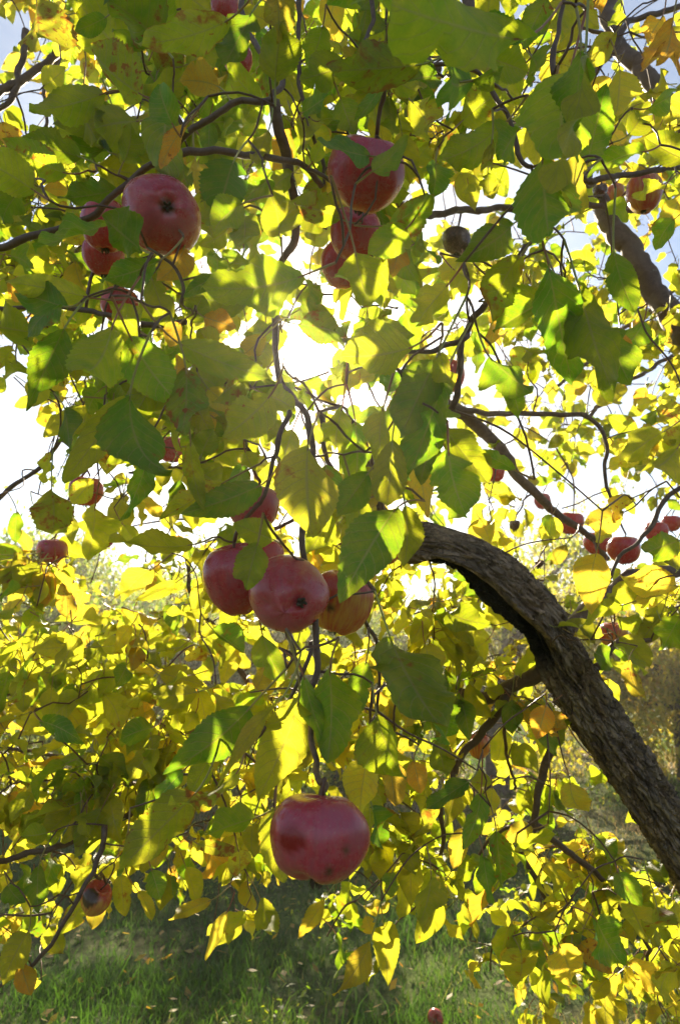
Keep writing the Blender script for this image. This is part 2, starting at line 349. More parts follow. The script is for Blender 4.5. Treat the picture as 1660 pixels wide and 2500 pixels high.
def blades(n, ymin, ymax, wid, hmin, hmax, seed, power=2.0):
    r = np.random.default_rng(seed)
    y = ymin + (ymax - ymin) * r.random(n) ** power; x = (r.random(n) - .5) * (y * 1.15 + 1.6)
    clump = fbm(x * 1.6 + 50, y * 1.6 + 50, x * 0 + 3, 3); keep = r.random(n) < np.clip((clump - .36) * 5, .22, 1)
    x, y, clump = x[keep], y[keep], clump[keep]; n = len(x)
    x += r.normal(0, .01, n); z = gz(x, y) - .005
    dry = fbm(x * .7 + 80, y * .7 + 80, x * 0 + 8, 3)
    h = (hmin + (hmax - hmin) * r.random(n) ** 2) * (.5 + 1.1 * clump); w = wid * (.6 + .8 * r.random(n)) * (1 + y * .10)
    a = r.random(n) * 2 * math.pi; la = r.random(n) * 2 * math.pi; lean = h * (.2 + .9 * r.random(n))
    wx, wy = np.cos(a) * w / 2, np.sin(a) * w / 2; lx, ly = np.cos(la) * lean, np.sin(la) * lean
    P = lambda dx, dy, f, lf: np.stack([x + dx + lx * lf, y + dy + ly * lf, z + h * f], -1)
    V = np.stack([P(-wx, -wy, 0, 0), P(wx, wy, 0, 0), P(-wx * .8, -wy * .8, .55, .28), P(wx * .8, wy * .8, .55, .28), P(0 * x, 0 * x, .92, 1)], 1)
    b = np.arange(n)[:, None] * 5; Q = b + np.array([[0, 1, 3, 2]]); T = b + np.array([[2, 3, 4]])
    tint = np.clip(.36 + 1.3 * (dry - .5) * 2 + r.normal(0, .16, n) + (r.random(n) < .10) * .5, 0, 1)
    col = np.zeros((n * 5, 4)); col[:, 0] = np.repeat(tint, 5)
    return V.reshape(-1, 3), Q, T, None, col
B = Bag(); B.add(*blades(190000, 2.8, 9.5, .0040, .025, .095, 1, 1.6)); B.add(*blades(70000, 9, 26, .009, .05, .15, 2, 1.4)); B.add(*blades(4000, 3, 9, .003, .12, .28, 3, 1.3))
tag(link('grass', B.build('grass', M_grass, False)), 'rough green orchard grass with dry stalks', kind='stuff')
# low broad-leaved weeds and fallen leaves
def flakes(x, y, z, size, r, up=.6):
    n = len(x); a = r.random(n) * 6.283; tl = r.normal(0, up, (n, 2))
    d1 = np.stack([np.cos(a), np.sin(a), tl[:, 0]], -1); d2 = np.stack([-np.sin(a), np.cos(a), tl[:, 1]], -1)
    P = np.stack([x, y, z], -1); s = size[:, None]
    V = np.stack([P - d1 * s, P - d1 * s * .1 + d2 * s * .55, P + d1 * s, P - d1 * s * .1 - d2 * s * .55], 1).reshape(-1, 3)
    return V, np.arange(n * 4).reshape(-1, 4)
r = np.random.default_rng(21); n = 26000
y = 2.9 + 10 * r.random(n) ** 1.7; x = (r.random(n) - .5) * (y * 1.15 + 1.5); k = fbm(x * 1.1 + 5, y * 1.1 + 5, x * 0, 3) > .50; x, y = x[k], y[k]; n = len(x)
V, Q = flakes(x, y, gz(x, y) + .01 + .08 * r.random(n), .006 + .012 * r.random(n), r)
col = np.zeros((len(V), 4)); col[:, 0] = np.repeat(np.clip(.18 + r.normal(0, .12, n), 0, 1), 4); col[:, 1] = np.repeat(r.random(n), 4)
tag(link('weeds', mesh('weeds', V, Q, M_far, col=col, smooth=False)), 'low broad leaved weeds among the grass', kind='stuff')
n = 1500; y = 2.9 + 12 * r.random(n) ** 1.5; x = (r.random(n) - .5) * (y * 1.15 + 1.5)
V, Q = flakes(x, y, gz(x, y) + .02 + .03 * r.random(n), .018 + .014 * r.random(n), r, .4)
col = np.zeros((len(V), 4)); col[:, 0] = np.repeat(.72 + .28 * r.random(n), 4); col[:, 1] = np.repeat(r.random(n), 4); col[:, 2] = .9
tag(link('leaf_litter', mesh('leaf_litter', V, Q, M_far, col=col, smooth=False)), 'fallen yellow and brown leaves in the grass', kind='stuff')

# ------------------------------------------------------------ background trees
def far_tree(X, Y, height, spread, n, hue, label, seed, name='apple_tree', cat='tree', trunk_r=.13, lean=0.0, low=.35, skirt=0, group='trees standing behind in the orchard'):
    r = np.random.default_rng(seed); z0 = float(gz(np.array([X]), np.array([Y]))[0])
    root = link(name, None, None, (X, Y, z0)); tag(root, label, cat, group)
    th = height * .34
    P = smooth_path([(0, 0, -.1), (lean * .3, .03, th * .5), (lean, 0, th), (lean * 1.2, .02, th * 1.3)], 22)
    rad = np.interp(np.linspace(0, 1, 22), [0, .12, 1], [trunk_r * 1.5, trunk_r, trunk_r * .6])
    d = lambda rr, P, t_, A, B_: rr * (.8 + .45 * fbm(np.cos(t_)[None] * 2.5 + 9 + seed, np.sin(t_)[None] * 2.5 + 9, P[:, 2:3] * 3 + 3, 4))
    V, Q, T, U = tube_arrays(P, rad, 20, d); link('trunk', mesh('trunk', V, Q, M_trunk, U, None, True, T), root)
    lb = Bag(); tips = []
    for k in range(11):
        a = k * 2.4 + r.random(); e = .25 + r.random() * .9; ln = spread * (.7 + .5 * r.random())
        s = P[int(13 + 8 * r.random())]
        pts = [s]
        for j in range(1, 6):
            f = j / 5; pts.append(s + np.array([math.cos(a) * ln * f, math.sin(a) * ln * f, (height - s[2]) * e * (f - .25 * f * f)]) + r.normal(0, .06, 3))
        Pp = smooth_path(pts, 16); V, Q, T, U = tube_arrays(Pp, np.linspace(trunk_r * .42, .012, 16), 7); lb.add(V, Q, T, U); tips += list(Pp[5:])
        for q in range(5):
            s2 = Pp[5 + int(10 * r.random())]; v = r.normal(0, 1, 3); v[2] = abs(v[2]) * .8 ; v /= np.linalg.norm(v); P3 = smooth_path([s2, s2 + v * .35 + r.normal(0, .05, 3), s2 + v * .8], 7)
            V, Q, T, U = tube_arrays(P3, np.linspace(.018, .005, 7), 5); lb.add(V, Q, T, U); tips += list(P3[2:])
    link('limbs', lb.build('limbs', M_trunk), root)
    tips = np.array(tips)
    if skirt:
        sa = r.random(skirt) * 6.283; sr = spread * 1.15 * np.sqrt(r.random(skirt)); tips = np.vstack([tips, np.stack([np.cos(sa) * sr, np.sin(sa) * sr, .25 + height * .62 * r.random(skirt)], -1)])
    # leaf clumps round the limb tips, within an uneven crown
    nc = n // 38; c = tips[r.integers(0, len(tips), nc)] + r.normal(0, .22, (nc, 3)) * [1, 1, .8]
    c2 = c[(c[:, 2] > height * low * (.75 + .5 * r.random(nc)))]
    P = np.repeat(c2, 38, 0); P = P + r.normal(0, 1, P.shape) * np.repeat(.07 + .13 * r.random((len(c2), 1)), 38, 0)
    hue_c = np.repeat(hue + r.normal(0, .10, len(c2)), 38); m_ = len(P)
    V, Q = flakes(P[:, 0], P[:, 1], P[:, 2], .026 + .016 * r.random(m_), r, .9)
    col = np.zeros((len(V), 4)); col[:, 0] = np.repeat(np.clip(hue_c + r.normal(0, .07, m_), 0, 1), 4); col[:, 1] = np.repeat(r.random(m_), 4); col[:, 2] = np.repeat(.3 + .3 * r.random(m_), 4)
    tag(link('crown', mesh('crown', V, Q, M_far, col=col, smooth=False), root), kind='stuff')
    return root
far_tree(-2.5, 10.6, 3.3, 1.7, 42000, .24, 'dusty green orchard tree standing left behind the lowest sunlit branches', 31, low=.0, skirt=150)
far_tree(-5.6, 10.6, 3.9, 1.9, 26000, .16, 'dark green orchard tree at the far left edge behind yellow leaves', 32, low=.0, skirt=120)
far_tree(-.1, 11.0, 3.1, 1.7, 40000, .20, 'green orchard tree in the distance below the cluster of three apples', 33, low=.0, skirt=140)
far_tree(2.05, 9.4, 3.3, 1.2, 10000, .34, 'orchard tree with bare dark trunk standing beyond the thick crooked limb', 34, trunk_r=.15, low=.60)
far_tree(5.0, 10.5, 3.2, 1.7, 40000, .52, 'bushy tree with rusty and yellow leaves right of the thick limb', 35, trunk_r=.10, low=.0, skirt=260)
far_tree(4.4, 16.0, 5.6, 1.3, 5500, .48, 'tall sparse pale tree rising behind the thick limb against the sky', 36, trunk_r=.10)
far_tree(8.8, 15.0, 4.0, 2.0, 18000, .56, 'yellow orchard tree at the far right edge near the horizon', 37, low=.0, skirt=120)
far_tree(2.4, 20.0, 4.0, 2.2, 18000, .30, 'small distant tree between the dark trunk and the hanging apple', 38, low=.0, skirt=150)
far_tree(-4.2, 15.0, 4.2, 2.0, 22000, .30, 'distant pale green tree between the two left hand orchard trees', 39, low=.0, skirt=150)
# far wood
r = np.random.default_rng(77); n = 60000; a = (r.random(n) - .5) * 1.9; rad = 42 + 25 * r.random(n)
x, y = np.sin(a) * rad, np.cos(a) * rad; h = 3.2 + 3.0 * fbm(a * 14 + 30, rad * .1, a * 0, 3); z = h * r.random(n) ** .8
V, Q = flakes(x, y, z - .3, .12 + .12 * r.random(n), r, .9)
col = np.zeros((len(V), 4)); col[:, 0] = np.repeat(np.clip(.35 + .5 * (fbm(a * 20, z, z * 0, 3) - .5), 0, 1), 4); col[:, 1] = np.repeat(r.random(n), 4)
tag(link('distant_wood', mesh('distant_wood', V, Q, M_far, col=col, smooth=False)), 'far off autumn wood closing the orchard', kind='stuff')
# stump and thin sapling
def stake(x, y, h, rr, label, cat, name, mat, seed, bend=.0):
    z = float(gz(np.array([x]), np.array([y]))[0]); P = smooth_path([(0, 0, -.05), (bend, 0, h * .5), (bend * .4, 0, h)], 12)
    d = lambda a, P_, t_, A, B_: a * (.75 + .5 * fbm(np.cos(t_)[None] * 2 + 5 + seed, np.sin(t_)[None] * 2 + 5, P_[:, 2:3] * 14, 3))
    V, Q, T, U = tube_arrays(P, np.linspace(rr * 1.15, rr * .85, 12), 14, d)
    o = link(name, mesh(name, V, Q, mat, U, None, True, T), None, (x, y, z)); return tag(o, label, cat)
stake(1.72, 7.6, .26, .055, 'short dark cut stump standing in grass in front of distant trunk', 'stump', 'tree_stump', M_trunk, 3)
stake(.62, 6.4, .85, .013, 'thin dark sapling stem in the pale grass right of the big hanging apple', 'sapling', 'sapling', M_trunk, 4, .05)

# ------------------------------------------------------------ low sun haze in the orchard air
bx0, bx1, by0, by1, bz0, bz1 = -960., 960., -950., 960., -2.6, 8.0
V = np.array([[x, y, z] for x in (bx0, bx1) for y in (by0, by1) for z in (bz0, bz1)]); Q = [[0, 1, 3, 2], [4, 6, 7, 5], [0, 4, 5, 1], [2, 3, 7, 6], [0, 2, 6, 4], [1, 5, 7, 3]]
m, t, o = newmat('haze_air'); pv = N(t, 'ShaderNodeVolumePrincipled'); pv.inputs['Color'].default_value = (1, .96, .88, 1); pv.inputs['Density'].default_value = .0045; pv.inputs['Anisotropy'].default_value = .78
L(t, pv.outputs[0], o.inputs['Volume'])
tag(link('haze', mesh('haze', V, Q, m, smooth=False)), 'thin golden haze in the orchard air', kind='stuff')

# ------------------------------------------------------------ the near apple tree: limb and branches
LIMB = [(2300, 2560, 1.52), (1990, 2420, 1.45), (1815, 2260, 1.40), (1712, 2140, 1.37), (1630, 2020, 1.34), (1542, 1886, 1.31), (1456, 1758, 1.29), (1380, 1628, 1.27), (1318, 1527, 1.25),
        (1272, 1478, 1.245), (1225, 1436, 1.24), (1180, 1397, 1.235), (1138, 1366, 1.23), (1090, 1345, 1.22), (1035, 1330, 1.21), (985, 1322, 1.20), (945, 1300, 1.20), (915, 1230, 1.24), (890, 1110, 1.30)]
LR = [100, 84, 74, 68, 63, 62, 63, 65, 69, 74, 77, 70, 60, 55, 58, 50, 36, 24, 14]
Lp = np.array([un(*p) for p in LIMB]); base = Lp[0].copy(); base = np.array([Lp[0][0] + .10, Lp[0][1] + .10, 0.])
tree = link('apple_tree', None, None, tuple(base)); tag(tree, 'old apple tree with thick crooked limb and backlit yellow green leaves', 'tree')
LO = Vector(base)
def lr(name, me):   # world-space mesh -> child of the tree
    me.transform(Matrix.Translation(-LO)); return link(name, me, tree)
Lr = np.array([a * p[2] / F for a, p in zip(LR, LIMB)])
pts = np.vstack([[base + [0, 0, -.15], base + [.0, 0, .25], base + [-.02, -.02, .55]], Lp]) if Lp[0][2] > .75 else np.vstack([[base + [0, 0, -.15]], [base + [-.01, -.02, .12]], Lp])
rad0 = np.concatenate([np.full(len(pts) - len(Lp), .16), Lr])
NS, SD = 620, 190
P = smooth_path(pts, NS); rads = smooth_path(np.stack([rad0] * 3, 1), NS)[:, 0]
slen = np.concatenate([[0], np.cumsum(np.linalg.norm(np.diff(P, axis=0), axis=1))])
lpx, lpy, ld = proj(P)
T_, A_, B_ = frames(P); th = np.linspace(0, 2 * math.pi, SD, endpoint=False)
# angle (round the limb) that points to lower-left-and-camera: where the hollow runs
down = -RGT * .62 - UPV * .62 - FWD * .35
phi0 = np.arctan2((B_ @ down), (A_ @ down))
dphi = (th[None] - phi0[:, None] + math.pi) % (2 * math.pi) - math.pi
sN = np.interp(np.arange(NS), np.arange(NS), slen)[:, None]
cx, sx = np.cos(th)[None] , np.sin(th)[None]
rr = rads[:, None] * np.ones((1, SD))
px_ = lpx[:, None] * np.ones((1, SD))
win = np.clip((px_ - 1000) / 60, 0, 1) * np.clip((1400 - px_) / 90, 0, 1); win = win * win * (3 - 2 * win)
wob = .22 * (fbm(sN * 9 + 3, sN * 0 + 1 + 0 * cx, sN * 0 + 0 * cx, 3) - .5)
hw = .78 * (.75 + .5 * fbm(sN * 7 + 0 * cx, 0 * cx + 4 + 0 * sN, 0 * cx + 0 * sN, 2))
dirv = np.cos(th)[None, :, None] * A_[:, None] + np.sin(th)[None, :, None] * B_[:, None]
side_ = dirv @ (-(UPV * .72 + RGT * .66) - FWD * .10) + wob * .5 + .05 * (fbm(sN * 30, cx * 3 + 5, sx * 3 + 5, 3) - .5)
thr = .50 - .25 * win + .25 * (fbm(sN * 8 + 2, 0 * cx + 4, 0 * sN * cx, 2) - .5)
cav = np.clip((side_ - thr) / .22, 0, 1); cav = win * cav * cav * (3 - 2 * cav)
lip = win * np.exp(-((side_ - thr + .10) / .13) ** 2) * (dirv @ -FWD > -.2)
# ridged fibrous bark
wx = fbm(cx * 3 + 10, sx * 3 + 10, sN * 10, 3) * 1.5
kx = rads[:, None] / .07
ridge = 1 - np.abs(2 * fbm(cx * 6 * kx + 20 + wx, sx * 6 * kx + 20, sN * 22 + wx * 2, 3) - 1) * 2.2
plates = fbm(cx * 9 * kx + 40 + wx, sx * 9 * kx + 40, sN * 60 + wx, 4); coarse = fbm(cx * 1.6 + 30, sx * 1.6 + 30, sN * 6, 3)
fis = np.clip((ridge - .62) / .3, 0, 1)
barkamt = np.clip((px_ - 1050) / 260, .35, 1)
rr = rr * (1 + .42 * (coarse - .5)) - .010 * fis * barkamt + .015 * (plates - .5) * barkamt + .012 * lip - .018 * cav + .006 * cav * (fbm(cx * 5 + 9, sx * 5 + 9, sN * 60, 3) - .5) * 2
Vt = P[:, None] + rr[..., None] * (np.cos(th)[None, :, None] * A_[:, None] + np.sin(th)[None, :, None] * B_[:, None])
i = np.arange(NS - 1)[:, None] * SD; j = np.arange(SD)[None]; Q = np.stack([i + j, i + (j + 1) % SD, i + SD + (j + 1) % SD, i + SD + j], -1).reshape(-1, 4)
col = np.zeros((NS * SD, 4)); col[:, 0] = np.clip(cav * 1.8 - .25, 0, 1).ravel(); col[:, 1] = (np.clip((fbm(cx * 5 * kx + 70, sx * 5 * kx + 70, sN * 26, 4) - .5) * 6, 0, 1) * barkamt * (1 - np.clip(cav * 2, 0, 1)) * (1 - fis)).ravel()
uv = np.stack([np.tile(th, NS), np.repeat(slen, SD)], -1)
lr('limb', mesh('limb', Vt.reshape(-1, 3), Q, M_bark, uv, col))['label'] = 'thick crooked grey brown limb with a black hollow underneath'

SK = [P[np.arange(200, NS, 6)]]; SKR = [rads[np.arange(200, NS, 6)]]     # skeleton nodes for hanging twigs on
def knots(rr, P, t_, A, B_):
    s = np.concatenate([[0], np.cumsum(np.linalg.norm(np.diff(P, axis=0), axis=1))])[:, None]
    f = 1 + .30 * (fbm(np.cos(t_)[None] * 1.4 + P[0, 0] * 9 + 9, np.sin(t_)[None] * 1.4 + 9, s * 45, 3) - .5) + .22 * np.clip(vnoise(s * 38 + P[0, 0] * 50 + 9, s * 0 + 3, s * 0 + 0 * np.cos(t_)[None]) - .68, 0, 1) * 3
    return rr * f
# branches: display px x, y ; depth start, end ; radius display px start, end
BR = [
 ([(-60, 590), (0, 565), (80, 540), (200, 500), (300, 420), (370, 370), (420, 310), (530, 240), (625, 232)], .80, .72, 9, 8),
 ([(380, 362), (480, 350), (600, 352), (700, 372), (742, 430)], .80, .90, 10, 7),
 ([(625, 235), (640, 180), (600, 100), (560, 20), (540, -60)], .74, .90, 8, 6),
 ([(632, 232), (645, 330), (662, 420), (688, 500), (680, 560), (640, 620)], .86, 1.0, 15, 8),
 ([(700, -40), (680, 60), (692, 170), (722, 290), (745, 410), (742, 520)], .95, .90, 6, 4),
 ([(850, -60), (855, 30), (835, 90), (822, 130)], .85, .80, 7, 3),
 ([(900, 55), (930, 90), (965, 115), (1010, 160)], 1.1, 1.0, 15, 12),
 ([(1065, -30), (1080, 60), (1092, 160), (1085, 270)], 1.2, 1.2, 16, 12),
 ([(960, 155), (1050, 155), (1090, 175), (1140, 240), (1180, 300), (1205, 350), (1225, 385)], .72, .70, 5, 6),
 ([(1290, -40), (1275, 60), (1262, 130), (1280, 165)], .62, .60, 4, 8),
 ([(1340, 380), (1345, 420), (1400, 500), (1452, 580), (1520, 680), (1590, 790), (1720, 960)], 1.9, 1.6, 20, 34),
 ([(1425, -60), (1400, 40), (1440, 120), (1500, 190), (1590, 300), (1700, 420)], 1.9, 1.7, 14, 30),
 ([(1568, 14), (1480, 40), (1435, 60), (1400, 130), (1350, 190)], 1.5, 1.4, 7, 6),
 ([(1225, 30), (1300, 60), (1420, 90), (1350, 190), (1300, 300)], 1.7, 1.6, 5, 5),
 ([(1630, 380), (1540, 385), (1470, 400), (1400, 405), (1345, 412), (1330, 300)], 1.2, 1.1, 6, 9),
 ([(1212, 565), (1150, 650), (1105, 715), (1076, 772), (1062, 850), (1040, 945)], .86, .92, 8, 9),
 ([(1076, 774), (1020, 800), (965, 812), (900, 802), (840, 790)], .88, .84, 8, 3),
 ([(1460, 485), (1330, 470), (1212, 480), (1090, 480), (990, 500), (930, 470), (900, 400)], 1.5, 1.1, 7, 10),
 ([(1210, 570), (1260, 500), (1285, 480)], .86, .9, 5, 4),
 ([(1035, 938), (1100, 975), (1150, 1030), (1200, 1100), (1262, 1170), (1330, 1210), (1400, 1290)], 1.6, 1.75, 18, 7),
 ([(1038, 942), (1120, 950), (1200, 950), (1300, 955), (1360, 960), (1390, 1020), (1402, 1110), (1415, 1170)], 1.55, 1.5, 8, 4),
 ([(1640, 1300), (1568, 1312), (1460, 1332), (1385, 1378), (1330, 1430), (1290, 1480)], 1.6, 1.32, 16, 17),
 ([(1640, 1080), (1568, 1120), (1500, 1205), (1440, 1280), (1395, 1345)], 1.4, 1.35, 7, 4),
 ([(1500, 1475), (1440, 1470), (1400, 1500), (1370, 1540)], 1.3, 1.28, 5, 10),
 ([(1250, 1545), (1190, 1575), (1120, 1608), (1020, 1590), (930, 1605), (835, 1622), (760, 1600)], 1.28, 1.5, 20, 8),
 ([(1170, 1590), (1120, 1680), (1060, 1750), (1035, 1800), (1018, 1900), (1015, 1970)], 1.3, 1.35, 12, 5),
 ([(1160, 1585), (1168, 1700), (1180, 1780), (1186, 1820)], 1.4, 1.45, 5, 3),
 ([(1278, 1690), (1252, 1800), (1228, 1900), (1208, 1960), (1240, 2050), (1275, 2120)], 1.28, 1.32, 11, 5),
 ([(1228, 1898), (1300, 1950), (1360, 2000), (1408, 2048)], 1.30, 1.36, 9, 6),
 ([(1225, 1895), (1150, 1920), (1060, 2020), (1000, 2040)], 1.3, 1.4, 5, 3),
 ([(1408, 2048), (1450, 2120), (1490, 2180), (1502, 2240)], 1.36, 1.40, 6, 4),
 ([(640, 615), (625, 720), (636, 850), (685, 912), (714, 960), (712, 1100), (712, 1250), (716, 1450), (718, 1600), (733, 1720), (740, 1800), (741, 1832)], .84, .548, 8, 8),
 ([(668, 950), (640, 1010), (618, 1070), (600, 1160)], .74, .70, 7, 5),
 ([(735, 950), (750, 1050), (762, 1120), (745, 1200)], .86, .84, 7, 5),
 ([(716, 1480), (690, 1560), (650, 1620), (600, 1680), (545, 1725)], .64, .62, 5, 4),
 ([(820, 1380), (845, 1440), (865, 1530), (870, 1640)], .80, .85, 5, 4),
 ([(835, 1622), (700, 1640), (560, 1700), (450, 1780), (330, 1855), (240, 1905), (140, 1950), (20, 1985), (-60, 2000)], 1.5, 1.1, 9, 7),
 ([(242, 1903), (228, 1985), (190, 2060), (110, 2180), (40, 2250), (-40, 2310)], 1.12, 1.0, 7, 4),
 ([(180, 970), (130, 1030), (90, 1080), (0, 1145), (-60, 1180)], 1.5, 1.4, 5, 6),
 ([(430, 1290), (445, 1370), (490, 1440), (540, 1520), (600, 1640)], 1.5, 1.45, 5, 7),
 ([(330, 1740), (420, 1700), (500, 1640), (590, 1650)], 1.7, 1.6, 5, 6),
 ([(0, 1720), (120, 1740), (260, 1790), (380, 1830)], 1.6, 1.5, 4, 7),
 ([(170, 20), (150, 90), (110, 140), (40, 190), (-50, 240)], 1.8, 1.6, 8, 11),
 ([(60, 70), (52, 150), (20, 230), (-40, 280)], 1.7, 1.6, 9, 6),
 ([(150, 90), (110, 200), (100, 300), (60, 360)], 1.8, 1.7, 5, 4),
 ([(1550, 820), (1480, 860), (1400, 920), (1360, 960)], 2.0, 1.8, 5, 5),
 ([(1568, 640), (1500, 720), (1400, 780), (1330, 860), (1260, 900)], 2.3, 2.2, 6, 4),
 ([(0, 710), (120, 700), (230, 720), (330, 745), (430, 742)], .95, .88, 5, 8),
 ([(420, 700), (412, 660), (380, 610), (340, 570)], .72, .70, 5, 3),
 ([(550, 1100), (470, 1090), (400, 1075), (300, 1090)], 1.3, 1.5, 5, 3),
 ([(890, 1090), (960, 1000), (1030, 945)], 1.28, 1.5, 10, 14),
]
for pts_, d0, d1, r0, r1 in BR:
    k = len(pts_); ds = np.linspace(d0, d1, k)
    W = np.array([und(x, y, d) for (x, y), d in zip(pts_, ds)])
    ln = np.linalg.norm(np.diff(W, axis=0), axis=1).sum(); n = int(np.clip(ln / .008, 16, 150))
    Pb = smooth_path(W, n); s = np.linspace(0, 1, n)
    jit = np.stack([fbm(s * ln * 22 + q * 17 + abs(W[0, 0]) * 7, s * 0 + 2, s * 0, 3) - .5 for q in range(3)], -1); Pb = Pb + jit * .022 * np.minimum(1, np.sin(s * math.pi) * 4)[:, None]
    rad = np.interp(s, [0, 1], [r0 * K * d0 / F, r1 * K * d1 / F])
    V, Q, T, U = tube_arrays(Pb, rad * .92, 14 if max(r0, r1) > 9 else 10, knots)
    lr('branch', mesh('branch', V, Q, M_branch, U, None, True, T)); SK.append(Pb[::3]); SKR.append(rad[::3])

# ------------------------------------------------------------ apples
def apple_mesh(name, rx, rz, mat, seed, lob=.05, top=.36, rot=None, rub=None, extra=None, wither=0., cal=.13, noruss=False):
    r = np.random.default_rng(seed); nu, nv = 40, 30
    v = np.linspace(0, 1, nv + 1); ph = np.linspace(0, 2 * math.pi, nu, endpoint=False); a = v * math.pi
    rad = np.sin(a) ** .82 * (1 + .10 * np.cos(a)); z = np.cos(a)
    z = z - top * np.exp(-(a / .30) ** 2) + cal * np.exp(-((math.pi - a) / .20) ** 2)
    X = rad[:, None] * np.cos(ph)[None]; Y = rad[:, None] * np.sin(ph)[None]; Z = z[:, None] * np.ones((1, nu))
    p0 = r.random() * 6
    lobes = 1 + lob * np.cos(5 * ph + p0)[None] * (v[:, None] ** 2) * .8 + lob * np.cos(ph * 2 + p0 * 2)[None] * 1.0 + (fbm(X * 1.2 + seed, Y * 1.2 + 5, Z * 1.2 + 5, 2) - .5) * (.18 + wither)
    if wither: lobes = lobes + wither * .5 * (fbm(X * 4 + seed, Y * 4 + 5, Z * 2 + 5, 3) - .5)
    X, Y, Z = X * lobes, Y * lobes, Z * (1 + .5 * (lobes - 1))
    V = np.stack([X * rx, Y * rx, Z * rz], -1).reshape(-1, 3)
    if extra is not None:
        for (dx, dy, dz, rr, dep) in extra:            # extra pits and creases
            dd = np.array([dx, dy, dz]) / np.linalg.norm([dx, dy, dz]); u = V / np.linalg.norm(V, axis=1)[:, None]
            an = np.arccos(np.clip(u @ dd, -1, 1)); V = V * (1 - dep * np.exp(-(an / rr) ** 2))[:, None]
    col = np.zeros((len(V), 4)); u = V / np.linalg.norm(V, axis=1)[:, None]
    for ch, sp_ in ((0, rot), (1, rub)):
        for (dx, dy, dz, rr) in (sp_ or []):
            dd = np.array([dx, dy, dz]) / np.linalg.norm([dx, dy, dz]); an = np.arccos(np.clip(u @ dd, -1, 1)) + .22 * (fbm(u[:, 0] * 4 + 9, u[:, 1] * 4 + 9, u[:, 2] * 4 + 9, 3) - .5)
            col[:, ch] = np.maximum(col[:, ch], np.clip((rr - an) / .07, 0, 1))
    if not noruss: col[:, 0] = np.maximum(col[:, 0], .7 * np.clip((.16 - np.repeat(math.pi - a, nu)) / .05, 0, 1))
    i = np.arange(nv)[:, None] * nu; j = np.arange(nu)[None]; Q = np.stack([i + j, i + nu + j, i + nu + (j + 1) % nu, i + (j + 1) % nu], -1).reshape(-1, 4)
    uv = np.stack([np.tile(ph / (2 * math.pi), nv + 1), np.repeat(v, nu)], -1)
    return mesh(name, V, Q, M_apple[mat], uv, col)
APX = []
def apple(x, y, rx, ry, mat, label, seed, axis=(0, 0, 1), real=.039, d=None, attach=None, group=None, seats=None, **kw):
    """axis: stem direction in (right, up, towards camera)"""
    rs = rx * K; d = d or real * F / rs; R_ = rs * d / F; Rz = ry * K * d / F
    c = und(x, y, d); ax = RGT * axis[0] + UPV * axis[1] + (-FWD) * axis[2]; ax /= np.linalg.norm(ax)
    me = apple_mesh('apple', R_ * .97, Rz * .97, mat, seed, **kw); o = link('apple', me, None, tuple(c))
    o.rotation_mode = 'QUATERNION'
    tx = RGT - ax * (RGT @ ax); tx /= np.linalg.norm(tx); ty = np.cross(ax, tx)
    o.rotation_quaternion = Matrix(np.stack([tx, ty, ax], 1).tolist()).to_quaternion()
    tag(o, label, 'apple', group)
    APX.append((x * K, y * K, rs, ry * K, d))
    zz = Rz * (.86 - kw.get('top', .36)); sl_ = .008 if R_ > .02 else .008
    Ps = smooth_path([(0, 0, zz * .9), (.001, .001, zz + sl_ * .6), (.003, 0, zz + sl_ * 1.6), (.004, .001, zz + sl_ * 2.2)], 8)
    V, Q, T, U = tube_arrays(Ps, np.array([.0016, .0014, .0013, .0013, .0013, .0014, .0017, .002]), 8); link('stem', mesh('stem', V, Q, M_twig, U, None, True, T), o)
    zb0 = -Rz * (.97 - kw.get('cal', .13))
    for st_ in (seats or [None]):
      cb = Bag()
      for k in range(5):
          an = k * 1.2566 + .3; e = np.array([math.cos(an), math.sin(an), 0]); zb = zb0
          Pc = smooth_path([e * .0015 + [0, 0, zb], e * .0042 + [0, 0, zb - .0035], e * .0030 + [0, 0, zb - .0075]], 5); V, Q, T, U = tube_arrays(Pc, np.array([.0016, .0018, .0014, .0009, .0003]), 5); cb.add(V, Q, T, U)
      cm_ = cb.build('calyx', M_cal)
      if st_ is not None:
          dv = Vector(st_).normalized(); q_ = Vector((0, 0, -1)).rotation_difference(dv)
          cm_.transform(Matrix.Translation(-dv * R_ * .10) @ q_.to_matrix().to_4x4() @ Matrix.Translation((0, 0, 0)))
      link('calyx', cm_, o)
    tip = c + (np.stack([tx, ty, ax], 1) @ Ps[-1])
    SPURS.append((tip, .0022)); return o
SPURS = []
apple(733, 1932, 116, 99, 'wine', 'largest dark wine red apple hanging alone on its twig over the grass', 3, (.03, 1, -.30), lob=.055, top=.10,
      rub=[(-.62, -1, .12, .30)], extra=[(-.35, -.55, -.95, .30, .16), (.45, -.9, -.35, .10, .0)], rot=[(.78, -1, -.12, .10), (.30, -1, -.55, .12)])
apple(663, 1371, 92, 96, 'wine', 'front apple of the hanging cluster with two brown pits in its face', 4, (.0, .30, -.95), real=.042, d=.66, lob=.04, top=.25, cal=.0, noruss=True, seats=[(.46, -.22, -1.0)],
      extra=[(-.46, -.18, -1.0, .12, .10), (.46, -.22, -1.0, .20, .15)], rot=[(-.46, -.18, -1.0, .05), (.46, -.22, -1.0, .10)])
apple(545, 1333, 82, 88, 'wine', 'left apple of the hanging cluster half covered by a curled leaf', 5, (-.15, 1, .1), d=.72, lob=.06)
apple(788, 1388, 70, 76, 'orange', 'orange red right apple of the hanging cluster with black bruise', 6, (.3, 1, .1), d=.74, rot=[(-.42, -1, -.15, .17)], lob=.05)
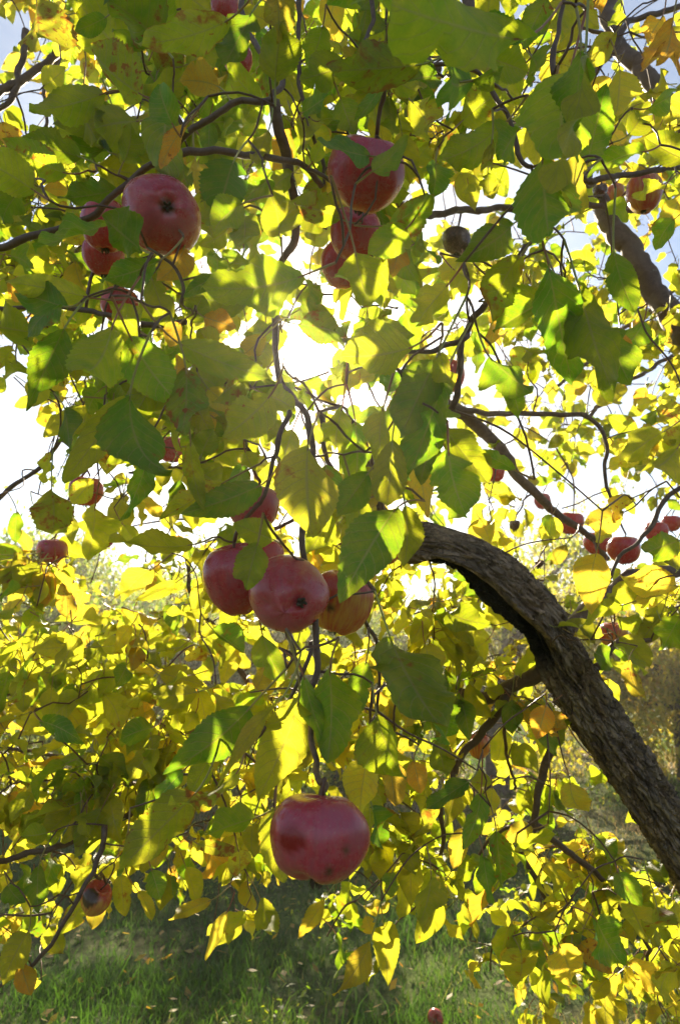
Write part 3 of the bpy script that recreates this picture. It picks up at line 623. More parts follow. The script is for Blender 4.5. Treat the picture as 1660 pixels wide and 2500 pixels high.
apple(610, 1280, 46, 40, 'red', 'small part hidden apple on top behind the cluster of three', 7, (0, 1, 0), d=.84)
apple(585, 1168, 63, 54, 'wine', 'mauve apple above the cluster crossed by a thin twig', 8, (.1, 1, -.2), d=.80)
apple(884, 1262, 44, 42, 'red', 'red apple peeking out under big leaf left of the limb end', 9, (0, 1, 0), d=.98)
apple(375, 493, 91, 94, 'wine', 'large mauve red apple under the upper left branch showing its calyx', 10, (-.36, .20, -.9), d=.72, lob=.04)
apple(243, 520, 58, 62, 'red', 'pale red apple tucked behind the large mauve apple', 12, (0, 1, 0), d=.86)
apple(238, 590, 48, 46, 'red', 'lower pale red apple hidden by leaves under the large mauve apple', 13, (0, 1, .2), d=.92)
apple(276, 705, 45, 42, 'red', 'reddish apple behind a fan of stalks on the left twig', 14, (0, 1, 0), d=1.05)
apple(843, 400, 90, 86, 'wine', 'big red apple above the sun partly covered by two dark leaves', 15, (.2, .9, .5), d=.74, rot=[(.2, -.5, .2, .05)])
apple(820, 540, 58, 62, 'red', 'bright red apple hanging below the big one above the sun', 16, (.1, .75, .65), d=.84)
apple(792, 606, 54, 60, 'red', 'dim red apple directly above the sun between leaves', 17, (.1, .75, .65), d=.93)
apple(396, 1036, 31, 32, 'wine', 'small dull red apple right of the long dark hanging leaf', 18, (0, 1, 0), real=.036)
apple(200, 1132, 38, 37, 'red', 'red apple with a yellow leaf in front against white sky', 19, (.1, 1, 0), real=.037)
apple(124, 1270, 38, 31, 'wine', 'flat round red apple hanging against the white sky on the left', 20, (.02, 1, .0), real=.037)
apple(245, 1248, 18, 16, 'red', 'tiny red apple almost hidden under hanging leaves on the left', 21, (0, 1, 0), real=.03)
apple(1483, 446, 43, 46, 'orange', 'orange red apple near the right edge beside the thick upper branch', 22, (0, 1, 0), real=.038)
apple(1418, 445, 20, 20, 'orange', 'small orange apple left of the larger one near the right edge', 23, (0, 1, 0), real=.026)
apple(1052, 557, 34, 32, 'brown', 'shrivelled black brown apple hanging in a bright gap', 24, (0, 1, 0), real=.028, wither=.3)
apple(1382, 440, 16, 14, 'brown', 'small black mummified apple on the upper right spur', 25, (0, 1, 0), real=.015, wither=.4)
apple(1036, 866, 34, 40, 'red', 'pinkish red apple half hidden right of the sun', 26, (0, 1, 0), real=.036)
apple(1140, 1088, 24, 24, 'red', 'bright red apple peeking between leaves above the limb', 27, (0, 1, 0), real=.034, d=2.0)
apple(1250, 1155, 20, 20, 'red', 'small dim red apple behind the bent middle branch', 28, (0, 1, 0), real=.034, d=2.5)
apple(1316, 1206, 28, 28, 'red', 'dark red apple first from the left in the row against grey sky', 29, (.1, 1, 0), real=.036)
apple(1375, 1252, 33, 28, 'red', 'red apple in the row with a yellow leaf stuck on it', 30, (0, 1, 0), real=.037)
apple(1438, 1267, 40, 35, 'red', 'broad red apple in the row crossed by a diagonal twig', 31, (0, 1, 0), real=.038)
apple(1512, 1226, 26, 26, 'red', 'red apple in the row just above a dark green leaf', 32, (0, 1, 0), real=.036)
apple(1547, 1206, 22, 20, 'red', 'dark red apple at the right edge topping the row', 33, (0, 1, 0), real=.034)
apple(1413, 1462, 33, 30, 'orange', 'red apple hidden among yellow leaves right of the limb', 34, (0, 1, 0), real=.036, d=1.75)
apple(1103, 1717, 28, 33, 'orange', 'bright orange red apple under the side branch left of the limb', 35, (0, 1, 0), real=.036, d=1.7)
apple(222, 2070, 38, 36, 'orange', 'orange apple with big brown rotten patch low on the left branch', 36, (.5, .9, .1), real=.036, d=1.15, rot=[(-.45, -.9, .50, .62)])
apple(1186, 1210, 13, 12, 'brown', 'small brown withered fruit between thin twigs above the limb', 37, (0, 1, 0), real=.014, wither=.4)
apple(1242, 1299, 10, 9, 'brown', 'tiny dried fruit dangling on a long stalk above the limb', 38, (0, 1, 0), real=.011, wither=.4)
apple(795, 1000, 17, 24, 'brown', 'withered reddish fruit hanging just below the sun', 39, (0, 1, 0), real=.018, d=.95, wither=.4)
apple(520, 22, 36, 52, 'red', 'dark red apple at the top edge behind leaves', 40, (0, 1, 0), d=.95)
apple(548, 138, 34, 36, 'red', 'red apple below the top edge between a teal and an olive leaf', 41, (0, 1, 0), d=1.0)
for d_ in np.linspace(2.5, 8, 300):
    gp = un(1063, 2488, d_); zz = float(gz(np.array([gp[0]]), np.array([gp[1]]))[0])
    if gp[2] <= zz + .05: break
o = link('apple', apple_mesh('apple', .036, .032, 'orange', 44), None, (gp[0], gp[1], zz + .05)); o.rotation_euler = (1.2, .3, 0)
tag(o, 'fallen orange apple lying in the bright grass at the bottom edge', 'apple')

# ------------------------------------------------------------ leaves
def leaves(Bp, axis, nrm, Lh, HW, hue, spot, detail, r, bend=None, fold=None, pet=True, petlen=None):
    """Vectorised leaves. Bp,axis,nrm (n,3); Lh,HW (n,). Returns V (n,k,3), uv (k,2), quads (m,4), mat idx (m), tint (n,k,4), petiole ends (n,3)"""
    n = len(Bp); nv, nh, ps, pr_ = detail            # rows, half columns, petiole sides, petiole rings
    v = np.linspace(0, 1, nv + 1); u = np.linspace(-1, 1, 2 * nh + 1)
    prof = np.sin(math.pi * np.clip(v, 0, 1) ** .84) ** .80 * (1 - .16 * v ** 3); prof[0] = .02; prof[-1] = 0.0
    W = prof[None, None] * np.ones((n, 2, 1))
    shp = .86 + .28 * r.random((n, 1)); W = W * (1 + (shp[..., None] - 1) * np.cos(v * math.pi)[None, None])
    if nv > 16:                                      # saw teeth and bites
        W = W * (1 + np.where(np.arange(nv + 1) % 2 == 0, .035, -.035)[None, None] * (.6 + .8 * r.random((n, 2, 1))))
        for _ in range(3):
            c = r.random((n, 2, 1)); s = .02 + .06 * r.random((n, 2, 1)); dpt = np.where(r.random((n, 2, 1)) < .16, .15 + .45 * r.random((n, 2, 1)), .04 * r.random((n, 2, 1)))
            W = W * (1 - dpt * np.exp(-((v[None, None] - c) / s) ** 2))
    else:
        W = W * (1 + .06 * (r.random((n, 2, nv + 1)) - .5))
    bend = r.normal(.45, .45, n) if bend is None else bend
    fold = np.clip(r.normal(.28, .22, n), -.1, .9) if fold is None else fold
    tw = r.normal(0, .35, n); side = r.normal(0, .22, n)
    th_ = -bend[:, None] * (v[None] ** 1.2) * 1.3
    dy = np.cos(th_); dz = np.sin(th_); h = 1 / nv
    yc = np.concatenate([np.zeros((n, 1)), np.cumsum((dy[:, 1:] + dy[:, :-1]) / 2 * h, 1)], 1); zc = np.concatenate([np.zeros((n, 1)), np.cumsum((dz[:, 1:] + dz[:, :-1]) / 2 * h, 1)], 1)
    au = np.abs(u)
    w = np.where(u[None, None] < 0, W[:, 0][:, :, None], W[:, 1][:, :, None])        # n, nv+1, nu
    x = u[None, None] * w * HW[:, None, None]
    wave = (.05 + .09 * r.random((n, 1, 1))) * np.sin(v[None, :, None] * (7 + 8 * r.random((n, 1, 1))) + 6.28 * r.random((n, 1, 1)) + np.sign(u)[None, None] * 1.3) * (au ** 1.8)[None, None]
    z = (fold[:, None, None] * (au ** 1.15)[None, None] * w * HW[:, None, None]) + wave * Lh[:, None, None] * .8
    ta = tw[:, None, None] * v[None, :, None]
    x, z = x * np.cos(ta) - z * np.sin(ta), x * np.sin(ta) + z * np.cos(ta)
    x = x + (side[:, None] * (v[None] ** 2) * Lh[:, None])[..., None] * .6
    Yn = yc[..., None] * Lh[:, None, None] - z * np.sin(th_)[..., None] * .7; Zn = zc[..., None] * Lh[:, None, None] + z
    sx = np.cross(axis, nrm); sx /= np.linalg.norm(sx, axis=1)[:, None]; nn = np.cross(sx, axis)
    E = lambda q: q[:, None, None, :]
    V = E(Bp) + x[..., None] * E(sx) + Yn[..., None] * E(axis) + Zn[..., None] * E(nn)
    nu = 2 * nh + 1; V = V.reshape(n, -1, 3)
    i = np.arange(nv)[:, None] * nu; j = np.arange(nu - 1)[None]; Q = np.stack([i + j, i + j + 1, i + nu + j + 1, i + nu + j], -1).reshape(-1, 4)
    uv = np.stack([np.tile(u * .5 + .5, nv + 1), np.repeat(v, nu)], -1); mi = np.zeros(len(Q), int); k0 = (nv + 1) * nu
    # petiole
    pl = Lh * (.28 + .20 * r.random(n)) if petlen is None else petlen
    f = np.linspace(0, 1, pr_); bp = (nn * -.35 + r.normal(0, .25, (n, 3))) 
    C_ = Bp[:, None] + (axis * Lh[:, None] * .06)[:, None] * (1 - f)[None, :, None] - (axis * pl[:, None])[:, None] * f[None, :, None] + (bp * pl[:, None])[:, None] * (f ** 2)[None, :, None] + np.array([0, 0, .35])[None, None] * pl[:, None, None] * (f ** 2)[None, :, None]
    a = np.linspace(0, 6.2832, ps, endpoint=False); rr_ = np.where(Lh > .05, .0010, .0009)[:, None, None, None] * (.8 + .5 * f)[None, :, None, None]
    PV = C_[:, :, None] + rr_ * (np.cos(a)[None, None, :, None] * sx[:, None, None] + np.sin(a)[None, None, :, None] * nn[:, None, None])
    PV = PV.reshape(n, -1, 3); i = np.arange(pr_ - 1)[:, None] * ps; j = np.arange(ps)[None]
    PQ = np.stack([i + j, i + (j + 1) % ps, i + ps + (j + 1) % ps, i + ps + j], -1).reshape(-1, 4) + k0
    V = np.concatenate([V, PV], 1); Q = np.vstack([Q, PQ]); mi = np.concatenate([mi, np.ones(len(PQ), int)]); uv = np.vstack([uv, np.zeros((PV.shape[1], 2))])
    tint = np.zeros((n, V.shape[1], 4)); tint[..., 0] = hue[:, None]; tint[..., 1] = r.random(n)[:, None]; tint[..., 2] = spot[:, None]; tint[..., 3] = 1
    return V, uv, Q, mi, tint, C_[:, -1]

TILE = {1: (0, 0), 2: (830, 0), 3: (0, 625), 4: (830, 625), 5: (0, 1250), 6: (830, 1250), 7: (0, 1875), 8: (830, 1875)}
TS = 830 / 1568.0
# tile, base x, y, tip x, y, width (tile px), kind, depth (0: from its size)
# kinds: d dark underside, g green, y yellow green, Y yellow, o orange, t upper side towards us, p pale narrow
H = [
(1,660,440,350,260,230,'d',0),(1,740,200,520,-40,260,'g',0),(1,1060,90,690,290,190,'d',0),(1,800,580,700,370,180,'t',.62),(1,1010,400,850,330,140,'o',.75),
(1,480,430,170,560,160,'d',0),(1,170,0,185,210,140,'y',.95),(1,490,80,360,150,80,'t',.9),(1,820,-60,950,60,200,'y',.9),(1,1280,-50,1300,190,155,'Y',.62),
(1,1270,380,1275,90,220,'d',.66),(1,1160,60,1030,330,120,'t',.62),(1,1490,120,1450,300,130,'g',.75),(1,1600,300,1390,380,180,'d',.70),(1,375,725,100,640,140,'g',.72),
(1,310,800,20,710,170,'g',.70),(1,160,880,-60,720,180,'d',.62),(1,100,880,-30,990,130,'g',.66),(1,545,870,300,950,110,'g',.78),(1,490,1040,190,1130,75,'t',.66),
(1,650,1150,480,1020,150,'g',.62),(1,1080,740,1000,960,230,'t',.66),(1,1120,940,910,1060,150,'t',.64),(1,1290,1080,1280,910,150,'d',.78),(1,1568,1010,1350,900,150,'d',.8),
(1,860,575,710,745,75,'o',.66),(1,780,510,690,740,120,'g',.75),(1,380,530,450,650,90,'d',.8),(1,900,730,985,945,65,'Y',.85),(1,1240,600,1160,790,80,'y',.85),
(1,1440,750,1500,650,60,'y',.8),(1,1470,560,1560,520,60,'t',.75),(1,1395,520,1510,455,70,'t',.75),(1,570,750,650,600,130,'d',.8),(1,200,400,310,330,100,'y',1.2),
(1,350,60,480,20,110,'Y',1.3),(1,560,520,300,640,150,'d',.85),(1,640,560,440,560,150,'d',.82),(1,450,760,640,830,150,'d',.9),(1,560,240,380,40,150,'d',.95),
(1,730,330,830,180,140,'d',.9),(1,860,300,1010,210,120,'d',.9),(1,500,700,340,560,140,'g',.88),(1,10,560,60,700,110,'o',1.2),(1,560,900,440,860,80,'y',1.0),
(2,830,185,200,90,190,'d',.50),(2,600,110,860,130,120,'t',.56),(2,375,300,-80,340,220,'d',.55),(2,200,370,110,570,70,'t',.62),(2,610,370,410,480,150,'g',.62),
(2,610,370,755,320,75,'t',.6),(2,1060,320,930,790,290,'g',.56),(2,1110,240,1085,580,140,'t',.53),(2,1132,240,1090,840,50,'p',.52),(2,1140,750,1200,480,125,'g',.7),
(2,930,730,960,1190,240,'g',.60),(2,1130,790,950,930,170,'Y',.62),(2,750,580,480,810,190,'d',.68),(2,820,600,730,720,110,'g',.66),(2,700,650,640,910,50,'p',.68),
(2,135,720,-80,690,140,'g',.64),(2,150,790,325,670,115,'g',.63),(2,220,1040,460,940,140,'g',.7),(2,310,1050,130,1190,150,'g',.68),(2,790,1040,640,1210,110,'t',.72),
(2,1290,320,1280,570,150,'Y',1.0),(2,1530,110,1500,415,120,'o',.85),(2,1480,85,1385,215,80,'o',1.0),(2,1330,620,1430,500,120,'d',.8),(2,1420,500,1568,430,90,'t',.8),
(2,1600,740,1405,660,140,'d',.8),(2,1400,700,1180,720,48,'t',.75),(2,1230,930,1340,980,100,'g',.95),(2,1490,850,1320,890,55,'y',1.0),(2,1250,360,1150,480,110,'Y',1.1),
(2,1270,150,1160,290,90,'y',1.0),(2,1290,50,1260,130,60,'g',1.2),(2,960,-20,830,220,110,'g',.66),(2,1050,-40,990,210,90,'y',.72),(2,1080,-40,1140,150,110,'y',.85),
(2,440,750,450,890,90,'t',.85),(2,680,800,690,900,75,'d',.95),(2,120,30,110,240,110,'g',.9),(2,1540,1010,1420,1140,90,'g',1.0),(2,440,350,300,370,110,'t',.62),
(2,700,270,840,320,120,'g',.8),(2,330,470,480,600,160,'d',.8),(2,560,560,700,430,160,'d',.82),(2,820,330,700,520,150,'d',.85),(2,560,640,400,720,130,'d',.9),
(2,1480,570,1400,690,110,'Y',1.2),(2,1568,880,1540,1080,90,'Y',1.1),(2,880,260,960,340,110,'d',.8),(2,0,450,60,620,120,'g',.72),(2,250,370,350,430,120,'d',.7),
(3,405,190,50,100,120,'y',.66),(3,300,235,40,155,110,'t',.62),(3,290,215,80,320,110,'g',.72),(3,740,20,490,150,130,'t',.64),(3,1000,100,830,155,75,'t',.7),
(3,1400,90,990,250,240,'d',.58),(3,300,330,130,690,180,'t',.62),(3,520,320,440,720,200,'g',.60),(3,600,370,770,710,260,'g',.58),(3,600,640,590,1120,260,'g',.56),
(3,860,520,870,890,210,'g',.60),(3,820,400,1210,600,170,'d',.60),(3,1250,640,1040,890,230,'d',.62),(3,1220,370,1110,480,100,'Y',.75),(3,690,900,630,1190,85,'t',.66),
(3,880,860,880,1160,90,'d',.7),(3,1040,1040,750,1210,120,'y',.72),(3,1200,1060,910,1190,125,'g',.7),(3,1420,880,1385,1230,230,'y',.60),(3,590,640,340,1010,150,'y',.72),
(3,225,905,225,1045,62,'y',1.2),(3,240,1080,275,1230,120,'d',1.0),(3,430,1030,340,1140,100,'y',1.15),(3,645,345,540,270,100,'d',.66),(3,850,-40,800,140,130,'o',.72),
(3,830,310,760,400,90,'o',.75),(3,1230,640,1370,690,110,'y',.75),(3,75,480,130,660,80,'y',.9),(3,1130,560,1000,640,110,'d',.7),(3,960,610,1080,720,110,'Y',.8),
(3,1000,430,900,340,120,'d',.75),(3,800,590,830,470,80,'o',.72),(3,0,330,130,350,140,'d',.85),(3,60,420,0,520,70,'y',1.0),(3,700,100,780,330,120,'d',.78),
(3,940,280,1080,330,120,'o',.8),(3,880,300,930,180,120,'d',.8),(3,1130,900,1160,1000,90,'d',.75),(3,930,920,970,800,110,'d',.78),(3,300,700,330,880,90,'g',.9),
(4,70,-20,130,360,230,'d',.58),(4,335,420,40,520,250,'d',.58),(4,500,130,320,330,140,'y',.64),(4,830,0,600,290,150,'d',.66),(4,440,480,280,830,220,'g',.62),
(4,480,560,360,975,170,'t',.64),(4,200,700,130,960,110,'d',.64),(4,690,470,860,620,180,'g',.62),(4,780,590,850,745,90,'g',.66),(4,960,40,1050,590,225,'g',.60),
(4,950,200,720,340,190,'g',.66),(4,1110,180,1210,610,175,'g',.62),(4,1260,-20,1320,285,135,'g',.66),(4,500,905,520,1190,225,'g',.62),(4,370,910,370,1190,120,'Y',.75),
(4,480,800,670,1045,170,'d',.66),(4,810,990,620,880,75,'g',.68),(4,240,850,230,1210,185,'y',.62),(4,1290,350,1300,475,90,'o',1.0),(4,1560,880,1400,1080,180,'y',.95),
(4,1490,810,1310,910,110,'y',1.0),(4,720,200,860,150,110,'Y',.75),(4,130,1000,0,1190,150,'g',.66),(4,1350,1115,1150,1180,80,'Y',1.0),(4,140,360,340,330,90,'d',.66),
(4,1010,130,1110,330,120,'o',.7),(4,700,230,740,440,80,'o',.85),(4,1400,300,1330,460,110,'g',1.0),(4,520,60,640,160,100,'y',.75),(4,560,0,500,120,90,'y',.85),
(4,300,560,200,640,150,'g',.66),(4,460,450,500,610,80,'p',.62),(4,1240,330,1270,540,110,'g',.75),
(5,890,150,530,210,115,'y',.72),(5,440,-20,430,205,130,'y',.95),(5,700,265,550,350,80,'y',1.1),(5,820,320,640,430,65,'y',1.1),(5,1190,140,1120,385,165,'d',.60),
(5,1270,130,1090,60,130,'d',.63),(5,1210,560,1270,790,110,'g',.72),(5,1380,870,1275,1250,200,'y',.60),(5,1155,900,860,1240,200,'g',.60),(5,1310,850,960,1190,50,'p',.58),
(5,1520,730,1550,1090,200,'g',.60),(5,1400,750,1480,1150,95,'g',.62),(5,310,490,330,340,90,'Y',1.2),(5,190,965,350,995,70,'t',1.1),(5,910,830,680,880,110,'y',1.05),
(5,80,0,70,130,60,'g',1.3),(5,165,-20,290,75,95,'d',1.2),(5,570,60,650,150,80,'y',1.2),(5,340,20,330,150,60,'y',1.3),(5,980,540,1110,650,100,'g',1.1),
(5,470,620,640,620,90,'y',1.2),(5,740,740,930,800,110,'y',1.15),(5,280,700,410,640,90,'y',1.2),(5,820,820,690,900,90,'g',1.2),(5,1180,820,1240,720,80,'Y',1.0),
(6,260,-20,0,340,200,'t',.60),(6,300,-30,340,235,150,'d',.64),(6,240,600,400,1010,215,'g',.62),(6,420,870,560,1110,120,'g',.7),(6,120,690,60,915,120,'g',.8),
(6,170,940,250,1230,200,'g',.62),(6,950,890,910,1040,110,'o',.95),(6,970,920,1055,1070,100,'o',.98),(6,1180,190,1110,430,150,'Y',.95),(6,1040,150,970,255,60,'Y',1.2),
(6,1310,0,1115,70,110,'Y',1.0),(6,1568,130,1350,205,95,'g',.9),(6,1550,130,1490,300,80,'y',1.0),(6,1550,340,1340,330,95,'Y',1.0),(6,1390,350,1230,400,95,'y',1.0),
(6,1300,430,1090,490,85,'y',1.0),(6,1175,650,1280,690,90,'g',1.1),(6,1568,480,1480,640,110,'g',1.0),(6,1175,90,1245,130,75,'Y',1.25),(6,540,480,340,500,120,'y',1.4),
(6,680,590,540,690,100,'y',1.4),(6,1330,680,1330,880,75,'Y',1.1),(6,760,1000,710,1180,80,'y',1.45),(6,560,560,700,600,100,'y',1.5),(6,650,450,780,480,90,'y',1.5),
(7,910,110,585,450,210,'y',.60),(7,1105,10,830,335,60,'p',.60),(7,850,10,695,165,75,'t',.75),(7,960,-30,880,110,100,'d',.66),(7,1180,230,945,300,120,'g',.68),
(7,1270,180,1250,500,180,'y',.68),(7,975,610,765,690,58,'Y',1.1),(7,1050,660,935,855,62,'Y',1.1),(7,1130,650,1060,795,60,'y',1.2),(7,560,490,570,670,90,'Y',1.2),
(7,640,570,720,685,55,'Y',1.2),(7,100,905,130,1040,90,'o',1.0),(7,1500,600,1395,785,70,'Y',1.2),(7,1200,600,1260,805,90,'y',1.2),(7,380,620,330,750,80,'y',1.2),
(7,230,730,280,850,100,'y',1.2),(7,130,760,0,950,110,'y',1.0),(7,180,450,160,660,90,'g',1.1),(7,220,300,100,330,90,'t',1.1),(7,700,470,740,600,90,'g',1.1),
(7,910,350,1090,395,70,'y',1.0),(7,590,330,575,520,35,'t',.8),(7,1100,380,1130,480,100,'y',.8),(7,40,540,80,640,90,'g',1.0),
(8,130,-50,60,205,165,'Y',.66),(8,230,-30,250,175,110,'Y',.7),(8,340,-30,370,105,100,'o',.72),(8,595,60,385,200,90,'t',.9),(8,600,60,690,90,95,'y',1.0),
(8,650,110,620,375,95,'g',.95),(8,720,290,740,555,115,'g',.92),(8,660,400,680,590,70,'g',.95),(8,1060,65,1060,255,118,'Y',1.0),(8,700,90,700,230,75,'Y',1.1),
(8,890,280,745,290,85,'Y',1.15),(8,140,800,35,1065,90,'Y',1.0),(8,120,680,150,790,70,'Y',1.1),(8,200,720,220,870,70,'y',1.1),(8,110,640,225,650,60,'Y',1.2),
(8,580,280,500,440,90,'Y',1.1),(8,1180,700,1240,860,110,'g',1.0),(8,1330,620,1400,760,110,'y',1.0),(8,1010,820,1100,980,110,'Y',1.0),(8,830,840,870,1010,110,'y',1.0),
(8,1460,640,1530,890,110,'y',.95),(8,1280,480,1360,640,110,'g',1.0),(4,260,650,310,960,150,'g',.72),(4,70,760,110,1080,150,'g',.74),(4,10,700,-60,960,130,'d',.74),(4,410,700,470,900,120,'g',.72),(3,1500,960,1540,1200,120,'g',.76),
(3,1350,800,1300,980,110,'d',.78),(6,60,-100,110,180,150,'g',.70),(6,-60,0,-90,200,110,'d',.76),(4,420,830,380,1030,110,'g',.74),(3,1120,960,1060,1130,110,'g',.78),
(8,240,480,210,600,70,'g',1.1),(8,420,500,400,720,100,'y',1.0),(8,150,190,200,360,90,'g',.75),
]
HUE = {'d': (.27, .05), 'g': (.12, .06), 'y': (.38, .05), 'Y': (.60, .06), 'o': (.84, .06), 't': (.08, .06), 'p': (.44, .05)}
rs = np.random.default_rng(99)
hb, ha, hn, hl, hw_, hh, hs, hbend, hfold = [], [], [], [], [], [], [], [], []
for (tl, bx, by, tx, ty, w, kd, d) in H:
    ox, oy = TILE[tl]; bx, by, tx, ty, w = ox + bx * TS, oy + by * TS, ox + tx * TS, oy + ty * TS, w * TS
    Lp_ = math.hypot(tx - bx, ty - by)
    if d == 0: d = float(np.clip(.085 * F * .95 / Lp_, .5, .9))
    b = un(bx, by, d); tilt = rs.normal(-.1, .35); dd = Lp_ * d / F * math.tan(np.clip(tilt, -.8, .8))
    tp = un(tx, ty, d + dd); ax = tp - b; Lr_ = np.linalg.norm(ax); ax = ax / Lr_
    v = un((bx + tx) / 2, (by + ty) / 2, d) - CAM; v /= np.linalg.norm(v)
    s = -1 if kd in 't' or (kd == 'g' and rs.random() < .35) else 1
    n_ = v * s + (np.array([0, 0, .45]) if s < 0 else np.array([0, 0, .25])); sd = np.cross(ax, v); sd /= np.linalg.norm(sd)
    n_ = n_ + sd * rs.normal(0, .35); n_ -= ax * (n_ @ ax); n_ /= np.linalg.norm(n_)
    cosr = abs(n_ @ v)
    hb.append(b); ha.append(ax); hn.append(n_); hl.append(Lr_ * 1.06); hw_.append(w * (.52 if w < 80 else .46) * d / F / max(cosr, .55))
    hh.append(rs.normal(*HUE[kd])); hs.append(.25 + .75 * rs.random() ** 2 if kd != 't' else .2); hbend.append(rs.normal(.3, .45)); hfold.append(np.clip(rs.normal(.30, .25), -.2, .9) if kd != 'p' else .3)
A_n = lambda q: np.array(q, float)
LEAF_N = 300
def add_leaf_objects(res, nm='leaf'):
    V, uv, Q, mi, tint, pe = res
    for k in range(len(V)):
        ctr = V[k, 0]; me = mesh('leaf', V[k] - ctr, Q, [M_leaf, M_pet], uv, tint[k], True, None, mi)
        o = link(nm, me, tree, tuple(ctr - base))
res = leaves(A_n(hb), A_n(ha), A_n(hn), A_n(hl), A_n(hw_), np.clip(A_n(hh), 0, 1), A_n(hs), (30, 5, 5, 6), rs, A_n(hbend), A_n(hfold))
nhero = min(len(H), LEAF_N)
add_leaf_objects(tuple(q[:nhero] if k in (0, 4, 5) else q for k, q in enumerate(res)))
for p in res[5]: SPURS.append((p, .0011))
print('hero leaves', len(H))

# ---- leaf clusters through the crown
GRID = """
6678888678876755
5588888688778754
6688888867888656
8888888778788567
7788888887578667
7888888888578666
8888788886788767
7888887367788888
3788887377759999
2588777547779998
3366564667799878
3455454677897567
4342545677654245
6534543455654356
7645653467764466
8865665777764564
9887876776665542
9987777777646521
9887676566536430
8887666056545653
8764564356656776
7422243343467666
5100000030046556
2000000000014345
""".split()
G = np.array([[int(c) for c in r_] for r_ in GRID]); 
def dens(px, py):
    cx_ = np.clip((np.asarray(px) / 103.75).astype(int), 0, 15); cy_ = np.clip((np.asarray(py) / 104.17).astype(int), 0, 23); return G[cy_, cx_]
rc_ = np.random.default_rng(7)
CL = []
for ry_ in range(-1, 24):
    for cx_ in range(-3, 19):
        g_ = G[np.clip(ry_, 0, 23), np.clip(cx_, 0, 15)]
        if g_ == 0: continue
        n = rc_.poisson((.40 if ry_ < 13 else .50 if ry_ < 20 and cx_ <= 7 else .46) * g_ * min(1.0, (g_ / 7) ** .8) * (1.15 if ry_ <= 8 and 1 <= cx_ <= 9 else 1.0))
        if cx_ < 0 or cx_ > 15 or ry_ < 0: n = int(n * .5)
        for _ in range(n):
            x = (cx_ + rc_.random()) * 103.75; y = (ry_ + rc_.random()) * 104.17
            q = rc_.random()
            if ry_ <= 10 and 2 <= cx_ <= 9: d = .90 + 1.3 * q
            elif ry_ <= 3 and cx_ <= 1: d = 1.5 + 1.0 * q
            elif 4 <= ry_ <= 13 and cx_ >= 10: d = 1.5 + 1.5 * q
            elif ry_ <= 3: d = 1.0 + 1.6 * q
            elif ry_ >= 13 and cx_ <= 6: d = 1.15 + .85 * q
            elif ry_ >= 14: d = 1.15 + .8 * q
            else: d = 1.1 + 1.2 * q
            P_ = un(x, y, d)
            if P_[2] < .45: continue
            CL.append((P_, d, ry_, cx_))
Lb, La, Ln, Ll, Lw, Lh_, Ls_ = [], [], [], [], [], [], []
CP = []
for P_, d, ry_, cx_ in CL:
    k = rc_.integers(5, 9); off = rc_.random() * 6.28; kept = 0
    green = (ry_ <= 9 and 2 <= cx_ <= 9)
    hm = rc_.normal(.25 if green else .38, .09)
    for q in range(k):
        a = off + q * 2.4 + rc_.normal(0, .3); ln = .040 + .044 * rc_.random(); el = rc_.normal(-.55, .5)
        ax = np.array([math.cos(a) * math.cos(el), math.sin(a) * math.cos(el), math.sin(el)])
        b = P_ + ax * (.015 + .02 * rc_.random()) + rc_.normal(0, .014, 3) + np.array([0, 0, .012])
        nn_ = np.array([0, 0, 1.]) + rc_.normal(0, .55, 3) + FWD * .95; nn_ -= ax * (nn_ @ ax); nn_ /= np.linalg.norm(nn_)
        mid = b + ax * ln * .5; x, y, dd = proj(mid)
        if (x - SUNPX[0]) ** 2 + (y - SUNPX[1]) ** 2 < 78 ** 2: continue
        bad = any(dd < A[4] + .01 and ((x - A[0]) / (A[2] + 20)) ** 2 + ((y - A[1]) / (A[3] + 20)) ** 2 < 1.0 for A in APX)
        if bad: continue
        dl = np.hypot(lpx - x, lpy - y); kk = dl.argmin()
        if dl[kk] < 72 and lpx[kk] > 960 and lpy[kk] > 1180 and dd < ld[kk] + .12: continue
        g_ = int(dens(x, y))
        if rc_.random() > (g_ - .2) / 4.0: continue
        Lb.append(b); La.append(ax); Ln.append(nn_); Ll.append(ln); Lw.append(ln * (.27 + .07 * rc_.random()))
        u_ = rc_.random(); h_ = hm + rc_.normal(0, .05)
        if u_ < .06: h_ = .66
        elif u_ < .085: h_ = .85
        elif u_ < .16: h_ = .10
        Lh_.append(h_); Ls_.append(.15 + .8 * rc_.random() ** 2); kept += 1
    if kept: CP.append(P_)
Lb, La, Ln, Ll, Lw, Lh_, Ls_ = map(A_n, (Lb, La, Ln, Ll, Lw, Lh_, Ls_))
print('cluster leaves', len(Lb))
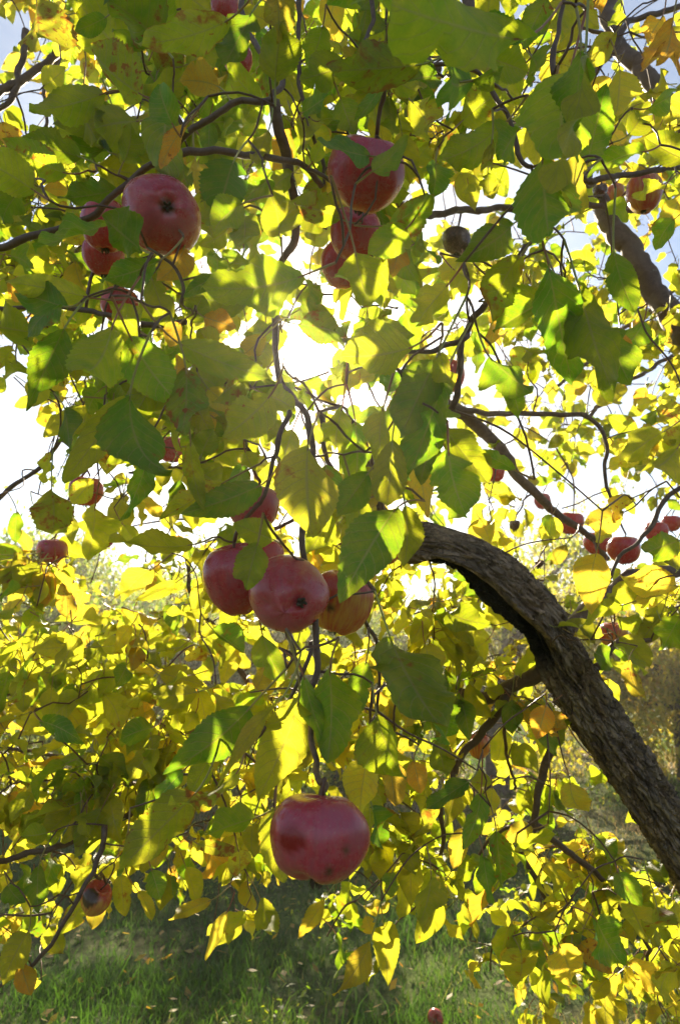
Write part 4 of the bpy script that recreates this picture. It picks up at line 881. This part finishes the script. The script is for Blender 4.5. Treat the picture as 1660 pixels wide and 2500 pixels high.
# the ones that show largest become parts of their own
x, y, dd = proj(Lb + La * Ll[:, None] * .5); inside = (x > 0) & (x < 1660) & (y > 0) & (y < 2500)
size = np.where(inside, Ll / dd, 0); order = np.argsort(-size); nbig = LEAF_N - nhero; big, rest = order[:nbig], order[nbig:]
if nbig > 0:
    rb = leaves(Lb[big], La[big], Ln[big], Ll[big], Lw[big], np.clip(Lh_[big], 0, 1), Ls_[big], (24, 4, 5, 5), rs); add_leaf_objects(rb)
V, uv, Q, mi, tint, pe = leaves(Lb[rest], La[rest], Ln[rest], Ll[rest], Lw[rest], np.clip(Lh_[rest], 0, 1), Ls_[rest], (12, 2, 3, 3), rs)
n, k, _ = V.shape; QQ = (Q[None] + (np.arange(n) * k)[:, None, None]).reshape(-1, 4)
me = mesh('foliage', V.reshape(-1, 3), QQ, [M_leaf, M_pet], np.tile(uv, (n, 1)), tint.reshape(-1, 4), True, None, np.tile(mi, n))
tag(lr('foliage', me), kind='stuff')

# ---- twigs: join every cluster and every hanging stalk to the nearest wood
nodes = np.vstack(SK); nr = np.concatenate(SKR); TB = Bag(); rt = np.random.default_rng(4)
def dist0(p): return np.linalg.norm(nodes - p, axis=1).min()
todo = [(p, r_, 1) for p, r_ in SPURS] + [(p, .0014, 0) for p in CP]
todo.sort(key=lambda a: dist0(a[0]) + (0 if a[2] else .05))
new = [nodes]; cur = nodes
for p, r_, sp_ in todo:
    dv = cur - p; D = np.linalg.norm(dv * [1, 1, .8], axis=1) + np.where(cur[:, 2] < p[2] - .05, .03, 0); q = D.argmin(); a = cur[q]; ln = np.linalg.norm(a - p)
    if ln < .004 or ln > .9: continue
    up = np.array([0, 0, 1.]) * ln * (.03 + .08 * rt.random()); nseg = max(4, int(ln / .02))
    Pm = smooth_path([a, a * .66 + p * .34 + up + rt.normal(0, .045 * ln, 3), a * .33 + p * .67 + up * .8 + rt.normal(0, .045 * ln, 3), p], nseg + 2)
    r0 = r_ * (1.5 if ln > .12 else 1.15) * (1.5 if ln > .3 else 1)
    V, Q, T, U = tube_arrays(Pm, np.linspace(r0, r_, len(Pm)), 5 if ln < .3 else 6, knots); TB.add(V, Q, T, U)
    cur = np.vstack([cur, Pm[1::2]])
tag(lr('twigs', TB.build('twigs', M_twig)), kind='stuff')
